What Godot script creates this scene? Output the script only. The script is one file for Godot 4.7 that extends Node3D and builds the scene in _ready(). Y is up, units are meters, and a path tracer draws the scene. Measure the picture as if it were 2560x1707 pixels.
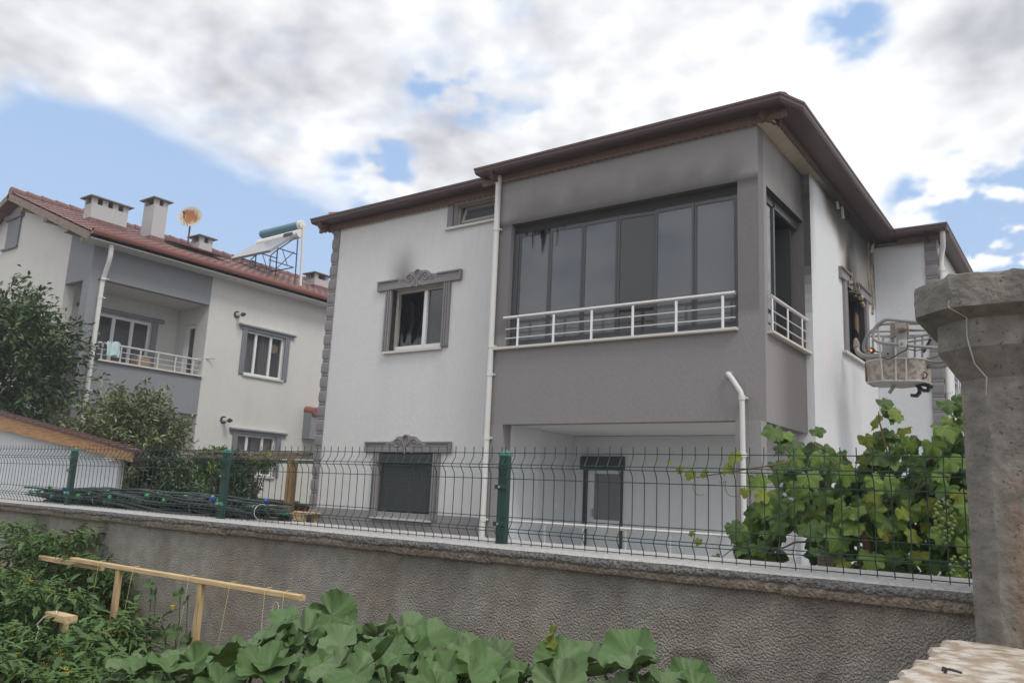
extends Node3D

const SKY_W := 3072
var M := {}
var rng := RandomNumberGenerator.new()
var origin_of := {}
var soot_noise := FastNoiseLite.new()


class MB:
	var v := PackedVector3Array()
	var n := PackedVector3Array()
	var c := PackedColorArray()
	var ix := PackedInt32Array()
	var col := Color(1, 1, 1)

	func vert(p: Vector3, nn: Vector3) -> int:
		v.append(p)
		n.append(nn)
		c.append(col)
		return v.size() - 1

	func vertc(p: Vector3, nn: Vector3, cc: Color) -> int:
		v.append(p)
		n.append(nn)
		c.append(cc)
		return v.size() - 1

	# corners counter-clockwise as seen from outside
	func tri(a: int, b: int, d: int) -> void:
		ix.append(a)
		ix.append(d)
		ix.append(b)

	func quad(a: Vector3, b: Vector3, d: Vector3, e: Vector3) -> void:
		var nn := (d - a).cross(e - b)
		if nn.length_squared() < 1e-14:
			return
		nn = nn.normalized()
		var i := vert(a, nn)
		vert(b, nn)
		vert(d, nn)
		vert(e, nn)
		tri(i, i + 1, i + 2)
		tri(i, i + 2, i + 3)

	func face(a: Vector3, b: Vector3, d: Vector3) -> void:
		var nn := (b - a).cross(d - a)
		if nn.length_squared() < 1e-16:
			return
		nn = nn.normalized()
		var i := vert(a, nn)
		vert(b, nn)
		vert(d, nn)
		tri(i, i + 1, i + 2)

	func box(lo: Vector3, hi: Vector3, xf := Transform3D.IDENTITY) -> void:
		var p: Array[Vector3] = []
		for k in 8:
			p.append(xf * Vector3(hi.x if k & 1 else lo.x, hi.y if k & 2 else lo.y, hi.z if k & 4 else lo.z))
		quad(p[4], p[5], p[7], p[6])
		quad(p[1], p[0], p[2], p[3])
		quad(p[5], p[1], p[3], p[7])
		quad(p[0], p[4], p[6], p[2])
		quad(p[6], p[7], p[3], p[2])
		quad(p[0], p[1], p[5], p[4])

	# a box whose long edges are chamfered by b
	func soft_box(lo: Vector3, hi: Vector3, b: float, xf := Transform3D.IDENTITY) -> void:
		var d := hi - lo
		var axis := 0 if d.x >= d.y and d.x >= d.z else (1 if d.y >= d.z else 2)
		var a1 := (axis + 1) % 3
		var a2 := (axis + 2) % 3
		var ring: Array[Vector2] = []
		var x0: float = lo[a1]
		var x1: float = hi[a1]
		var y0: float = lo[a2]
		var y1: float = hi[a2]
		for q in [[x0 + b, y0], [x1 - b, y0], [x1, y0 + b], [x1, y1 - b], [x1 - b, y1], [x0 + b, y1], [x0, y1 - b], [x0, y0 + b]]:
			ring.append(Vector2(q[0], q[1]))
		var e0: Array[Vector3] = []
		var e1: Array[Vector3] = []
		for q in ring:
			var s := Vector3.ZERO
			s[a1] = q.x
			s[a2] = q.y
			s[axis] = lo[axis]
			e0.append(xf * s)
			s[axis] = hi[axis]
			e1.append(xf * s)
		for k in 8:
			var j := (k + 1) % 8
			quad(e0[k], e0[j], e1[j], e1[k])
		for k in range(1, 7):
			face(e1[0], e1[k], e1[k + 1])
			face(e0[0], e0[k + 1], e0[k])

	func tube(pts: Array, r, sides := 8, caps := true) -> void:
		var prev_side := Vector3.ZERO
		var rings: Array[int] = []
		var m := pts.size()
		for k in m:
			var t: Vector3 = (pts[mini(k + 1, m - 1)] - pts[maxi(k - 1, 0)]).normalized()
			var s := prev_side
			if k == 0:
				s = t.cross(Vector3.UP if absf(t.y) < 0.9 else Vector3.RIGHT).normalized()
			else:
				s = (s - t * s.dot(t)).normalized()
			prev_side = s
			var w := t.cross(s)
			var rr: float = r[k] if r is Array else r
			rings.append(v.size())
			for q in sides:
				var an := TAU * q / sides
				var dd := s * cos(an) + w * sin(an)
				vert(pts[k] + dd * rr, dd)
		for k in m - 1:
			for q in sides:
				var j := (q + 1) % sides
				tri(rings[k] + q, rings[k] + j, rings[k + 1] + j)
				tri(rings[k] + q, rings[k + 1] + j, rings[k + 1] + q)
		if caps:
			for e in 2:
				var k := 0 if e == 0 else m - 1
				var nn: Vector3 = (pts[0] - pts[1]).normalized() if e == 0 else (pts[m - 1] - pts[m - 2]).normalized()
				var ci := vert(pts[k], nn)
				for q in sides:
					vert(v[rings[k] + q], nn)
				for q in sides:
					var j := (q + 1) % sides
					if e == 0:
						tri(ci, ci + 1 + j, ci + 1 + q)
					else:
						tri(ci, ci + 1 + q, ci + 1 + j)

	# a flat outline (counter-clockwise in ux, uy) with thickness d along ux x uy
	func prism(outline: Array, xf: Transform3D, d0: float, d1: float) -> void:
		var pk := PackedVector2Array()
		for q in outline:
			pk.append(Vector2(q[0], q[1]) if q is Array else q)
		if Geometry2D.is_polygon_clockwise(pk) == false:
			pass
		var area := 0.0
		for k in pk.size():
			area += pk[k].cross(pk[(k + 1) % pk.size()])
		if area < 0:
			pk.reverse()
		var t := Geometry2D.triangulate_polygon(pk)
		for k in range(0, t.size(), 3):
			var a := pk[t[k]]
			var b := pk[t[k + 1]]
			var e := pk[t[k + 2]]
			if (b - a).cross(e - a) < 0:
				var s := b
				b = e
				e = s
			face(xf * Vector3(a.x, a.y, d1), xf * Vector3(b.x, b.y, d1), xf * Vector3(e.x, e.y, d1))
			face(xf * Vector3(a.x, a.y, d0), xf * Vector3(e.x, e.y, d0), xf * Vector3(b.x, b.y, d0))
		for k in pk.size():
			var a := pk[k]
			var b := pk[(k + 1) % pk.size()]
			quad(xf * Vector3(a.x, a.y, d0), xf * Vector3(b.x, b.y, d0), xf * Vector3(b.x, b.y, d1), xf * Vector3(a.x, a.y, d1))

	# a level profile [outward, up] swept along a plan path; outward is to the right of the path
	func sweep(path: Array, y: float, profile: Array) -> void:
		var m := path.size()
		var rows: Array = []
		for k in m:
			var d0: Vector2 = (path[k] - path[maxi(k - 1, 0)]).normalized() if k > 0 else (path[1] - path[0]).normalized()
			var d1: Vector2 = (path[mini(k + 1, m - 1)] - path[k]).normalized() if k < m - 1 else d0
			var n0 := Vector2(-d0.y, d0.x)
			var n1 := Vector2(-d1.y, d1.x)
			var mit := (n0 + n1).normalized()
			mit /= maxf(mit.dot(n0), 0.3)
			var row: Array[Vector3] = []
			for q in profile:
				var g: Vector2 = path[k] + mit * float(q[0])
				row.append(Vector3(g.x, y + q[1], g.y))
			rows.append(row)
		var np := profile.size()
		for k in m - 1:
			for q in np:
				var j := (q + 1) % np
				quad(rows[k][q], rows[k][j], rows[k + 1][j], rows[k + 1][q])
		for q in range(1, np - 1):
			face(rows[0][0], rows[0][q + 1], rows[0][q])
			face(rows[m - 1][0], rows[m - 1][q], rows[m - 1][q + 1])

	func lathe(profile: Array, xf: Transform3D, sides := 20) -> void:
		var rings: Array = []
		for q in profile:
			var ring: Array[Vector3] = []
			for s in sides:
				var an := TAU * s / sides
				ring.append(xf * Vector3(cos(an) * q[0], q[1], -sin(an) * q[0]))
			rings.append(ring)
		for k in rings.size() - 1:
			for s in sides:
				var j := (s + 1) % sides
				quad(rings[k][s], rings[k][j], rings[k + 1][j], rings[k + 1][s])

	func moved(p: Vector3) -> ArrayMesh:
		var w := PackedVector3Array()
		w.resize(v.size())
		for k in v.size():
			w[k] = v[k] - p
		var a := []
		a.resize(Mesh.ARRAY_MAX)
		a[Mesh.ARRAY_VERTEX] = w
		a[Mesh.ARRAY_NORMAL] = n
		a[Mesh.ARRAY_COLOR] = c
		a[Mesh.ARRAY_INDEX] = ix
		var m := ArrayMesh.new()
		m.add_surface_from_arrays(Mesh.PRIMITIVE_TRIANGLES, a)
		return m

	func middle() -> Vector3:
		var lo := v[0]
		var hi := v[0]
		for p in v:
			lo = lo.min(p)
			hi = hi.max(p)
		return (lo + hi) * 0.5


func tag(o: Node, label: String, category: String, group := "") -> void:
	o.set_meta("label", label)
	o.set_meta("category", category)
	if group:
		o.set_meta("group", group)


func thing(called: String, label: String, category: String, at: Vector3, group := "") -> Node3D:
	var o := Node3D.new()
	o.name = called
	add_child(o, true)
	o.position = at
	origin_of[o] = at
	tag(o, label, category, group)
	return o


# one mesh in world coordinates, centred on itself and hung under its parent
func obj(called: String, mb: MB, mat: Material, parent: Node3D = self, kind := "") -> MeshInstance3D:
	var o := MeshInstance3D.new()
	o.name = called
	if mb.v.size() == 0:
		mb.box(Vector3.ZERO, Vector3.ONE * 0.001)
	var p := mb.middle()
	o.mesh = mb.moved(p)
	o.material_override = mat
	parent.add_child(o, true)
	o.position = p - origin_of.get(parent, Vector3.ZERO)
	origin_of[o] = p
	if kind:
		o.set_meta("kind", kind)
	return o


# a shared mesh at a world transform
func inst(called: String, mesh: Mesh, mat: Material, parent: Node3D, xf: Transform3D) -> MeshInstance3D:
	var o := MeshInstance3D.new()
	o.name = called
	o.mesh = mesh
	o.material_override = mat
	parent.add_child(o, true)
	o.transform = Transform3D(xf.basis, xf.origin - origin_of.get(parent, Vector3.ZERO))
	return o


func bx(called: String, lo: Vector3, hi: Vector3, mat: Material, parent: Node3D, xf := Transform3D.IDENTITY, soft := 0.0) -> MeshInstance3D:
	var mb := MB.new()
	if soft > 0:
		mb.soft_box(lo, hi, soft, xf)
	else:
		mb.box(lo, hi, xf)
	return obj(called, mb, mat, parent)


func tb(called: String, pts: Array, r, mat: Material, parent: Node3D, sides := 8) -> MeshInstance3D:
	var mb := MB.new()
	mb.tube(pts, r, sides)
	return obj(called, mb, mat, parent)


func front(z: float) -> Transform3D:
	return Transform3D(Basis.IDENTITY, Vector3(0, 0, z))


# wall that faces +x; its first coordinate is -z
func side(x: float) -> Transform3D:
	return Transform3D(Basis(Vector3(0, 0, -1), Vector3.UP, Vector3(1, 0, 0)), Vector3(x, 0, 0))


# a wall with thickness t and rectangular holes [u0, v0, u1, v1]; paint gives the colour at a world point
func wall(mb: MB, xf: Transform3D, u0: float, v0: float, u1: float, v1: float, holes: Array, t: float, step := 0.0, paint = null) -> void:
	var us := [u0, u1]
	var vs := [v0, v1]
	for h in holes:
		us += [h[0], h[2]]
		vs += [h[1], h[3]]
	us.sort()
	vs.sort()
	var gu: Array[float] = []
	var gv: Array[float] = []
	for pass_ in 2:
		var src: Array = us if pass_ == 0 else vs
		var dst: Array[float] = gu if pass_ == 0 else gv
		for k in src.size():
			if k > 0 and src[k] - src[k - 1] > 1e-4:
				var cnt := 1 if step <= 0 else maxi(1, int(ceil((src[k] - src[k - 1]) / step)))
				for q in range(1, cnt + 1):
					dst.append(lerpf(src[k - 1], src[k], float(q) / cnt))
			elif k == 0:
				dst.append(src[0])
	var white := Color(1, 1, 1)
	for layer in 2:
		var d := 0.0 if layer == 0 else -t
		var nn := xf.basis.z * (1.0 if layer == 0 else -1.0)
		var idx := {}
		for i in gu.size() - 1:
			for j in gv.size() - 1:
				var cu := (gu[i] + gu[i + 1]) / 2
				var cv := (gv[j] + gv[j + 1]) / 2
				var open := false
				for h in holes:
					if cu > h[0] and cu < h[2] and cv > h[1] and cv < h[3]:
						open = true
				if open:
					continue
				var q: Array[int] = []
				for e in [[i, j], [i + 1, j], [i + 1, j + 1], [i, j + 1]]:
					var key: int = e[0] * 10000 + e[1]
					if not idx.has(key):
						var p := xf * Vector3(gu[e[0]], gv[e[1]], d)
						idx[key] = mb.vertc(p, nn, paint.call(p) if paint != null and layer == 0 else white)
					q.append(idx[key])
				if layer == 0:
					mb.tri(q[0], q[1], q[2])
					mb.tri(q[0], q[2], q[3])
				else:
					mb.tri(q[0], q[2], q[1])
					mb.tri(q[0], q[3], q[2])
	var rims := [[u0, v0, u1, v1, 1]]
	for h in holes:
		rims.append([h[0], h[1], h[2], h[3], -1])
	for h in rims:
		var c4 := [Vector2(h[0], h[1]), Vector2(h[2], h[1]), Vector2(h[2], h[3]), Vector2(h[0], h[3])]
		for k in 4:
			var a: Vector2 = c4[k]
			var b: Vector2 = c4[(k + 1) % 4]
			if h[4] < 0 and (absf(a.y - v0) < 1e-4 and absf(b.y - v0) < 1e-4 or absf(a.x - u1) < 1e-4 and absf(b.x - u1) < 1e-4 or absf(a.x - u0) < 1e-4 and absf(b.x - u0) < 1e-4):
				continue
			var pa := xf * Vector3(a.x, a.y, 0)
			var pb := xf * Vector3(b.x, b.y, 0)
			var back := -xf.basis.z * t
			if paint != null:
				mb.col = paint.call((pa + pb) * 0.5 + back * 0.5)
			if h[4] > 0:
				mb.quad(pa, pa + back, pb + back, pb)
			else:
				mb.quad(pb, pb + back, pa + back, pa)
	mb.col = white


func noise(sd: int, freq: float, oct := 4, type := FastNoiseLite.TYPE_SIMPLEX_SMOOTH) -> FastNoiseLite:
	var f := FastNoiseLite.new()
	f.seed = sd
	f.noise_type = type
	f.frequency = freq
	f.fractal_type = FastNoiseLite.FRACTAL_FBM
	f.fractal_octaves = oct
	return f


# a seamless grey picture with values mapped from lo to hi
func grain(sd: int, freq: float, oct: int, lo: float, hi: float, size := 512, type := FastNoiseLite.TYPE_SIMPLEX_SMOOTH, gain := 1.0) -> ImageTexture:
	var im := noise(sd, freq, oct, type).get_seamless_image(size, size)
	im.convert(Image.FORMAT_L8)
	var b := im.get_data()
	for k in b.size():
		var t := clampf((b[k] / 255.0 - 0.5) * gain + 0.5, 0.0, 1.0)
		b[k] = int(255.0 * lerpf(lo, hi, t))
	return ImageTexture.create_from_image(Image.create_from_data(size, size, false, Image.FORMAT_L8, b))


# two-tone colour picture
func blotch(sd: int, freq: float, oct: int, c0: Color, c1: Color, gain := 1.6, size := 512) -> ImageTexture:
	var im := noise(sd, freq, oct).get_seamless_image(size, size)
	im.convert(Image.FORMAT_L8)
	var b := im.get_data()
	var o := PackedByteArray()
	o.resize(size * size * 3)
	var lut: Array[Color] = []
	for k in 256:
		lut.append(c0.lerp(c1, clampf((k / 255.0 - 0.5) * gain + 0.5, 0, 1)))
	for k in b.size():
		var cc := lut[b[k]]
		o[k * 3] = int(cc.r * 255)
		o[k * 3 + 1] = int(cc.g * 255)
		o[k * 3 + 2] = int(cc.b * 255)
	return ImageTexture.create_from_image(Image.create_from_data(size, size, false, Image.FORMAT_RGB8, o))


# base colour given as linear reflectance
func mat(called: String, r: float, g: float, b: float, rough := 0.8, metal := 0.0) -> StandardMaterial3D:
	var m := StandardMaterial3D.new()
	m.resource_name = called
	m.albedo_color = Color(r, g, b).linear_to_srgb()
	m.roughness = rough
	m.metallic = metal
	m.vertex_color_use_as_albedo = true
	M[called] = m
	return m


func dress(m: StandardMaterial3D, tex: Texture2D, bump: Texture2D, scale: Vector3, relief: float, world := true) -> StandardMaterial3D:
	m.uv1_triplanar = true
	m.uv1_world_triplanar = world
	m.uv1_scale = scale
	if tex:
		m.albedo_texture = tex
	if bump:
		m.heightmap_enabled = true
		m.heightmap_texture = bump
		m.heightmap_scale = relief
	return m


func glass(called: String, tint: Color, alpha: float, rough := 0.03) -> StandardMaterial3D:
	var m := mat(called, tint.r, tint.g, tint.b, rough)
	m.albedo_color.a = alpha
	m.transparency = BaseMaterial3D.TRANSPARENCY_ALPHA
	return m


func leafy(called: String, r: float, g: float, b: float, rough := 0.5, through := 0.35) -> StandardMaterial3D:
	var m := mat(called, r, g, b, rough)
	m.metallic_specular = 0.35
	m.backlight_enabled = true
	m.backlight = Color(through, through, through * 0.5)
	m.cull_mode = BaseMaterial3D.CULL_DISABLED
	return m


func materials() -> void:
	var fine := grain(11, 0.06, 3, 0.0, 1.0, 512)
	var soft := grain(12, 0.012, 4, 0.93, 1.0)
	var rough_cast := grain(13, 0.065, 4, 0.0, 1.0, 1024, FastNoiseLite.TYPE_SIMPLEX_SMOOTH, 1.5)
	var crumb := grain(14, 0.03, 5, 0.0, 1.0, 512, FastNoiseLite.TYPE_SIMPLEX, 1.5)
	var streak := grain(15, 0.02, 4, 0.975, 1.0)
	var w := dress(mat("white_plaster", 0.69, 0.715, 0.75, 0.9), streak, fine, Vector3(0.9, 0.25, 0.9), 0.35)
	w = dress(mat("grey_plaster", 0.285, 0.273, 0.285, 0.9), streak, fine, Vector3(0.9, 0.3, 0.9), 0.35)
	w = dress(mat("grey_trim", 0.26, 0.245, 0.26, 0.85), soft, fine, Vector3.ONE * 1.3, 0.2)
	w = dress(mat("cream_plaster", 0.625, 0.62, 0.60, 0.9), streak, fine, Vector3(0.8, 0.25, 0.8), 0.35)
	w = dress(mat("slate_plaster", 0.25, 0.26, 0.285, 0.9), streak, fine, Vector3(0.8, 0.25, 0.8), 0.35)
	w = dress(mat("slate_trim", 0.24, 0.25, 0.285, 0.85), soft, null, Vector3.ONE, 0)
	w = dress(mat("rough_cast", 1, 1, 1, 0.95), render_coat(), rough_cast, Vector3.ONE * 1.1, 0.85)
	w = dress(mat("cap_cement", 0.56, 0.55, 0.54, 0.9), grain(22, 0.02, 5, 0.8, 1.0), crumb, Vector3.ONE * 2.0, 0.7)
	w = dress(mat("grey_mortar", 0.29, 0.285, 0.28, 0.95), grain(23, 0.03, 5, 0.7, 1.0), crumb, Vector3.ONE * 2.5, 1.2)
	w = dress(mat("brown_mortar", 1, 1, 1, 0.95), blotch(24, 0.02, 5, Color(0.51, 0.465, 0.415), Color(0.67, 0.62, 0.57)), crumb, Vector3.ONE * 2.5, 0.9)
	w = dress(mat("pillar_concrete", 1, 1, 1, 0.95), pitted(), crumb, Vector3.ONE * 1.6, 0.3)
	w = dress(mat("soil", 1, 1, 1, 1.0), blotch(26, 0.02, 5, Color(0.32, 0.26, 0.2), Color(0.46, 0.38, 0.3)), crumb, Vector3.ONE * 1.2, 3.0)
	w = dress(mat("yard", 1, 1, 1, 1.0), blotch(27, 0.02, 5, Color(0.45, 0.42, 0.38), Color(0.56, 0.53, 0.48)), crumb, Vector3.ONE * 0.5, 2.0)
	var wood := blotch(28, 0.012, 4, Color(0.80, 0.68, 0.50), Color(0.93, 0.82, 0.64))
	w = dress(mat("new_wood_x", 0.78, 0.78, 0.78, 0.7), wood, null, Vector3(0.5, 7, 7), 0, false)
	w = dress(mat("new_wood_y", 0.72, 0.70, 0.68, 0.7), wood, null, Vector3(7, 0.5, 7), 0, false)
	w = dress(mat("fascia_wood", 1, 1, 1, 0.7), blotch(29, 0.012, 4, Color(0.58, 0.43, 0.29), Color(0.74, 0.57, 0.39)), null, Vector3(0.5, 6, 6), 0)
	w = dress(mat("old_wood", 1, 1, 1, 0.85), blotch(30, 0.012, 4, Color(0.42, 0.38, 0.34), Color(0.60, 0.55, 0.5)), null, Vector3(0.6, 7, 7), 0)
	w = dress(mat("eave_board", 1, 1, 1, 0.7), blotch(31, 0.02, 4, Color(0.36, 0.27, 0.23), Color(0.48, 0.36, 0.30)), null, Vector3(5, 0.8, 5), 0)
	w = dress(mat("peeling_paint", 1, 1, 1, 0.8), blotch(32, 0.014, 5, Color(0.66, 0.59, 0.51), Color(0.81, 0.79, 0.76), 3.4), crumb, Vector3(2.0, 2, 3.4), 0.35)
	w = dress(mat("chipped_stone", 1, 1, 1, 0.9), blotch(38, 0.016, 5, Color(0.60, 0.53, 0.46), Color(0.77, 0.75, 0.72), 2.4), crumb, Vector3.ONE * 1.3, 0.35)
	w = dress(mat("soffit", 0.62, 0.58, 0.50, 0.8), soft, null, Vector3.ONE, 0)
	w = dress(mat("roof_red", 1, 1, 1, 0.6), blotch(33, 0.02, 4, Color(0.41, 0.29, 0.28), Color(0.52, 0.38, 0.37)), null, Vector3.ONE * 0.8, 0)
	mat("roof_brown", 0.10, 0.05, 0.045, 0.6)
	mat("gutter_brown", 0.075, 0.040, 0.041, 0.45)
	mat("gutter_red", 0.27, 0.10, 0.085, 0.45)
	mat("tile_orange", 0.28, 0.11, 0.08, 0.7)
	mat("pvc", 0.64, 0.645, 0.64, 0.5)
	mat("white_pvc", 0.74, 0.75, 0.76, 0.4)
	mat("smoked_pvc", 0.40, 0.385, 0.36, 0.5)
	mat("marble", 0.60, 0.58, 0.54, 0.5)
	mat("charcoal", 0.035, 0.037, 0.04, 0.5)
	mat("shutter", 0.052, 0.056, 0.062, 0.45)
	mat("dark_alu", 0.055, 0.060, 0.067, 0.4)
	mat("rail_alu", 0.72, 0.72, 0.73, 0.32, 0.75)
	mat("chimney_plaster", 0.46, 0.46, 0.465, 0.9)
	mat("chimney_cap", 0.22, 0.215, 0.20, 0.9)
	mat("black", 0.012, 0.012, 0.012, 0.9)
	mat("soot_black", 0.03, 0.029, 0.028, 0.95)
	mat("curtain", 0.55, 0.55, 0.55, 0.95)
	mat("blind", 0.34, 0.32, 0.32, 0.9)
	mat("fence_green", 0.010, 0.046, 0.037, 0.45)
	mat("cap_teal", 0.07, 0.22, 0.19, 0.6)
	mat("steel", 0.55, 0.55, 0.55, 0.4, 0.8)
	mat("basket_grey", 0.30, 0.295, 0.285, 0.45, 0.5)
	mat("basket_pale", 0.50, 0.48, 0.45, 0.6)
	w = dress(mat("basket_skin", 1, 1, 1, 0.75), blotch(35, 0.02, 4, Color(0.56, 0.50, 0.47), Color(0.72, 0.69, 0.66), 2.6), null, Vector3.ONE * 0.8, 0)
	mat("basket_panel", 0.33, 0.34, 0.35, 0.6)
	w = dress(mat("rusty_panel", 1, 1, 1, 0.7), blotch(36, 0.02, 4, Color(0.46, 0.34, 0.28), Color(0.62, 0.60, 0.57), 3.0), null, Vector3.ONE * 3.0, 0)
	mat("rubber", 0.018, 0.019, 0.021, 0.55)
	mat("hose_black", 0.030, 0.036, 0.037, 0.5)
	mat("fitting_green", 0.05, 0.36, 0.12, 0.5)
	mat("fitting_blue", 0.04, 0.10, 0.45, 0.5)
	mat("tie_white", 0.75, 0.75, 0.72, 0.7)
	mat("string_yellow", 0.68, 0.62, 0.26, 0.8)
	mat("tank_blue", 0.07, 0.19, 0.25, 0.35)
	mat("tank_white", 0.70, 0.70, 0.69, 0.4)
	mat("collector", 0.30, 0.31, 0.34, 0.25)
	mat("frame_blue", 0.045, 0.07, 0.10, 0.5)
	mat("cloth_blue", 0.50, 0.66, 0.70, 0.9)
	mat("carton", 0.30, 0.23, 0.16, 0.9)
	mat("ornament_yellow", 0.62, 0.50, 0.20, 0.7)
	w = dress(mat("rusty_dish", 1, 1, 1, 0.7), null, null, Vector3.ONE, 0)
	M.rusty_dish.uv1_triplanar = false
	w = dress(mat("brick_red", 1, 1, 1, 0.9), blotch(37, 0.03, 4, Color(0.50, 0.27, 0.19), Color(0.66, 0.40, 0.30)), null, Vector3.ONE * 3, 0)
	w = dress(mat("pale_wood", 0.62, 0.56, 0.48, 0.8), wood, null, Vector3(7, 0.5, 7), 0, false)
	mat("bark", 0.11, 0.09, 0.07, 0.95)
	leafy("leaf_dark", 0.070, 0.112, 0.045, 0.55, 0.25)
	leafy("leaf_pear", 0.165, 0.195, 0.10, 0.55, 0.35)
	leafy("leaf_tomato", 0.085, 0.155, 0.045, 0.6, 0.4)
	leafy("leaf_squash", 0.095, 0.17, 0.060, 0.42, 0.5)
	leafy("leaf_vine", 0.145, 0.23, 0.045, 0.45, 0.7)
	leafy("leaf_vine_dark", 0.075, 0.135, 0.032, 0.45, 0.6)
	leafy("leaf_squash_pale", 0.135, 0.205, 0.095, 0.45, 0.5)
	leafy("leaf_vine_young", 0.20, 0.24, 0.035, 0.5, 0.8)
	mat("stem_green", 0.085, 0.14, 0.04, 0.6)
	mat("stem_brown", 0.16, 0.10, 0.055, 0.8)
	mat("flower", 0.75, 0.55, 0.04, 0.7)
	mat("grape", 0.16, 0.22, 0.06, 0.35)
	glass("pane_clear", Color(0.06, 0.065, 0.07), 0.35)
	var ps := glass("pane_sooty", Color(0.16, 0.17, 0.185), 0.60, 0.05)
	ps.metallic = 0.08
	glass("pane_curtained", Color(0.27, 0.28, 0.29), 0.6)
	glass("pane_burnt", Color(0.05, 0.05, 0.05), 0.55, 0.10)
	var lamp := mat("lamp_glow", 0.9, 0.4, 0.1, 0.4)
	lamp.emission_enabled = true
	lamp.emission = Color(1.0, 0.45, 0.12)
	lamp.emission_energy_multiplier = 2.5


# rough grey render: broad cloudy tone with a fine gritty speckle
func render_coat() -> ImageTexture:
	var size := 1024
	var a := noise(21, 0.006, 4).get_seamless_image(size, size)
	a.convert(Image.FORMAT_L8)
	var p := noise(43, 0.10, 3).get_seamless_image(size, size)
	p.convert(Image.FORMAT_L8)
	var da := a.get_data()
	var dp := p.get_data()
	var o := PackedByteArray()
	o.resize(size * size * 3)
	for k in da.size():
		var t := 0.625 + 0.10 * (da[k] / 255.0 - 0.5) + 0.26 * (dp[k] / 255.0 - 0.5)
		o[k * 3] = int(255 * t)
		o[k * 3 + 1] = int(255 * t * 0.975)
		o[k * 3 + 2] = int(255 * t * 0.925)
	return ImageTexture.create_from_image(Image.create_from_data(size, size, false, Image.FORMAT_RGB8, o))


# grey concrete with small dark pits
func pitted() -> ImageTexture:
	var size := 512
	var a := noise(41, 0.012, 5).get_seamless_image(size, size)
	a.convert(Image.FORMAT_L8)
	var p := noise(42, 0.045, 2).get_seamless_image(size, size)
	p.convert(Image.FORMAT_L8)
	var da := a.get_data()
	var dp := p.get_data()
	var o := PackedByteArray()
	o.resize(size * size * 3)
	for k in da.size():
		var t := 0.39 + 0.18 * (da[k] / 255.0)
		if dp[k] < 62:
			t *= lerpf(0.45, 1.0, dp[k] / 62.0)
		o[k * 3] = int(255 * t)
		o[k * 3 + 1] = int(255 * t * 0.975)
		o[k * 3 + 2] = int(255 * t * 0.93)
	return ImageTexture.create_from_image(Image.create_from_data(size, size, false, Image.FORMAT_RGB8, o))


func smooth(a: float, b: float, x: float) -> float:
	return smoothstep(a, b, x)


func p3(x: float, y: float, z: float) -> Vector3:
	return Vector3(x, y, z)


# ---------------------------------------------------------------- sky
var sky_rows: Array = []
var sky_noise: Array = []
# openings in the cloud: direction, angular radius, strength
var sky_open := [
	[-0.887, 0.312, -0.341, 0.050, 1.5], [-0.861, 0.312, -0.397, 0.055, 1.6], [-0.835, 0.292, -0.463, 0.060, 1.7], [-0.794, 0.265, -0.542, 0.055, 1.6],
	[-0.752, 0.255, -0.602, 0.055, 1.3], [-0.80, 0.2, -0.56, 0.07, 0.9], [-0.70, 0.27, -0.66, 0.04, 0.7], [-0.601, 0.473, -0.644, 0.034, 0.95], [-0.565, 0.457, -0.687, 0.030, 0.75], [-0.514, 0.435, -0.739, 0.032, 0.75],
	[-0.664, 0.398, -0.641, 0.026, 0.62], [-0.670, 0.372, -0.645, 0.028, 0.55], [-0.676, 0.350, -0.65, 0.03, 0.6], [-0.704, 0.377, -0.603, 0.020, 0.35], [-0.192, 0.502, -0.843, 0.042, 0.62], [-0.173, 0.52, -0.836, 0.036, 0.55], [-0.079, 0.303, -0.950, 0.070, 1.0],
	[-0.057, 0.268, -0.962, 0.062, 1.0], [-0.06, 0.22, -0.97, 0.08, 0.9], [-0.147, 0.336, -0.93, 0.020, 0.4], [-0.859, 0.404, -0.315, 0.026, 0.3], [-0.826, 0.453, -0.335, 0.022, 0.25],
	[0.55, 0.35, -0.76, 0.09, 0.8], [0.85, 0.42, 0.3, 0.1, 0.8], [0.3, 0.5, 0.81, 0.09, 0.8], [-0.5, 0.33, 0.8, 0.1, 0.9], [-0.2, 0.8, 0.5, 0.07, 0.6], [0.7, 0.3, 0.65, 0.08, 0.8]]
# brighter and greyer masses: direction, angular radius, change of light
var sky_mass := [
	[-0.221, 0.465, -0.857, 0.11, 0.45], [-0.194, 0.375, -0.907, 0.10, 0.4], [-0.062, 0.446, -0.893, 0.10, -0.75], [-0.78, 0.387, -0.491, 0.10, -0.30], [-0.711, 0.395, -0.575, 0.06, 0.35],
	[-0.862, 0.46, -0.22, 0.10, -0.25], [-0.45, 0.47, -0.76, 0.10, 0.18], [-0.899, 0.291, -0.327, 0.02, 0.6], [0.5, 0.6, -0.6, 0.15, 0.3], [0.2, 0.7, 0.68, 0.16, -0.4], [-0.6, 0.55, 0.58, 0.16, 0.35], [0.8, 0.5, 0.33, 0.14, -0.3]]


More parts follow.
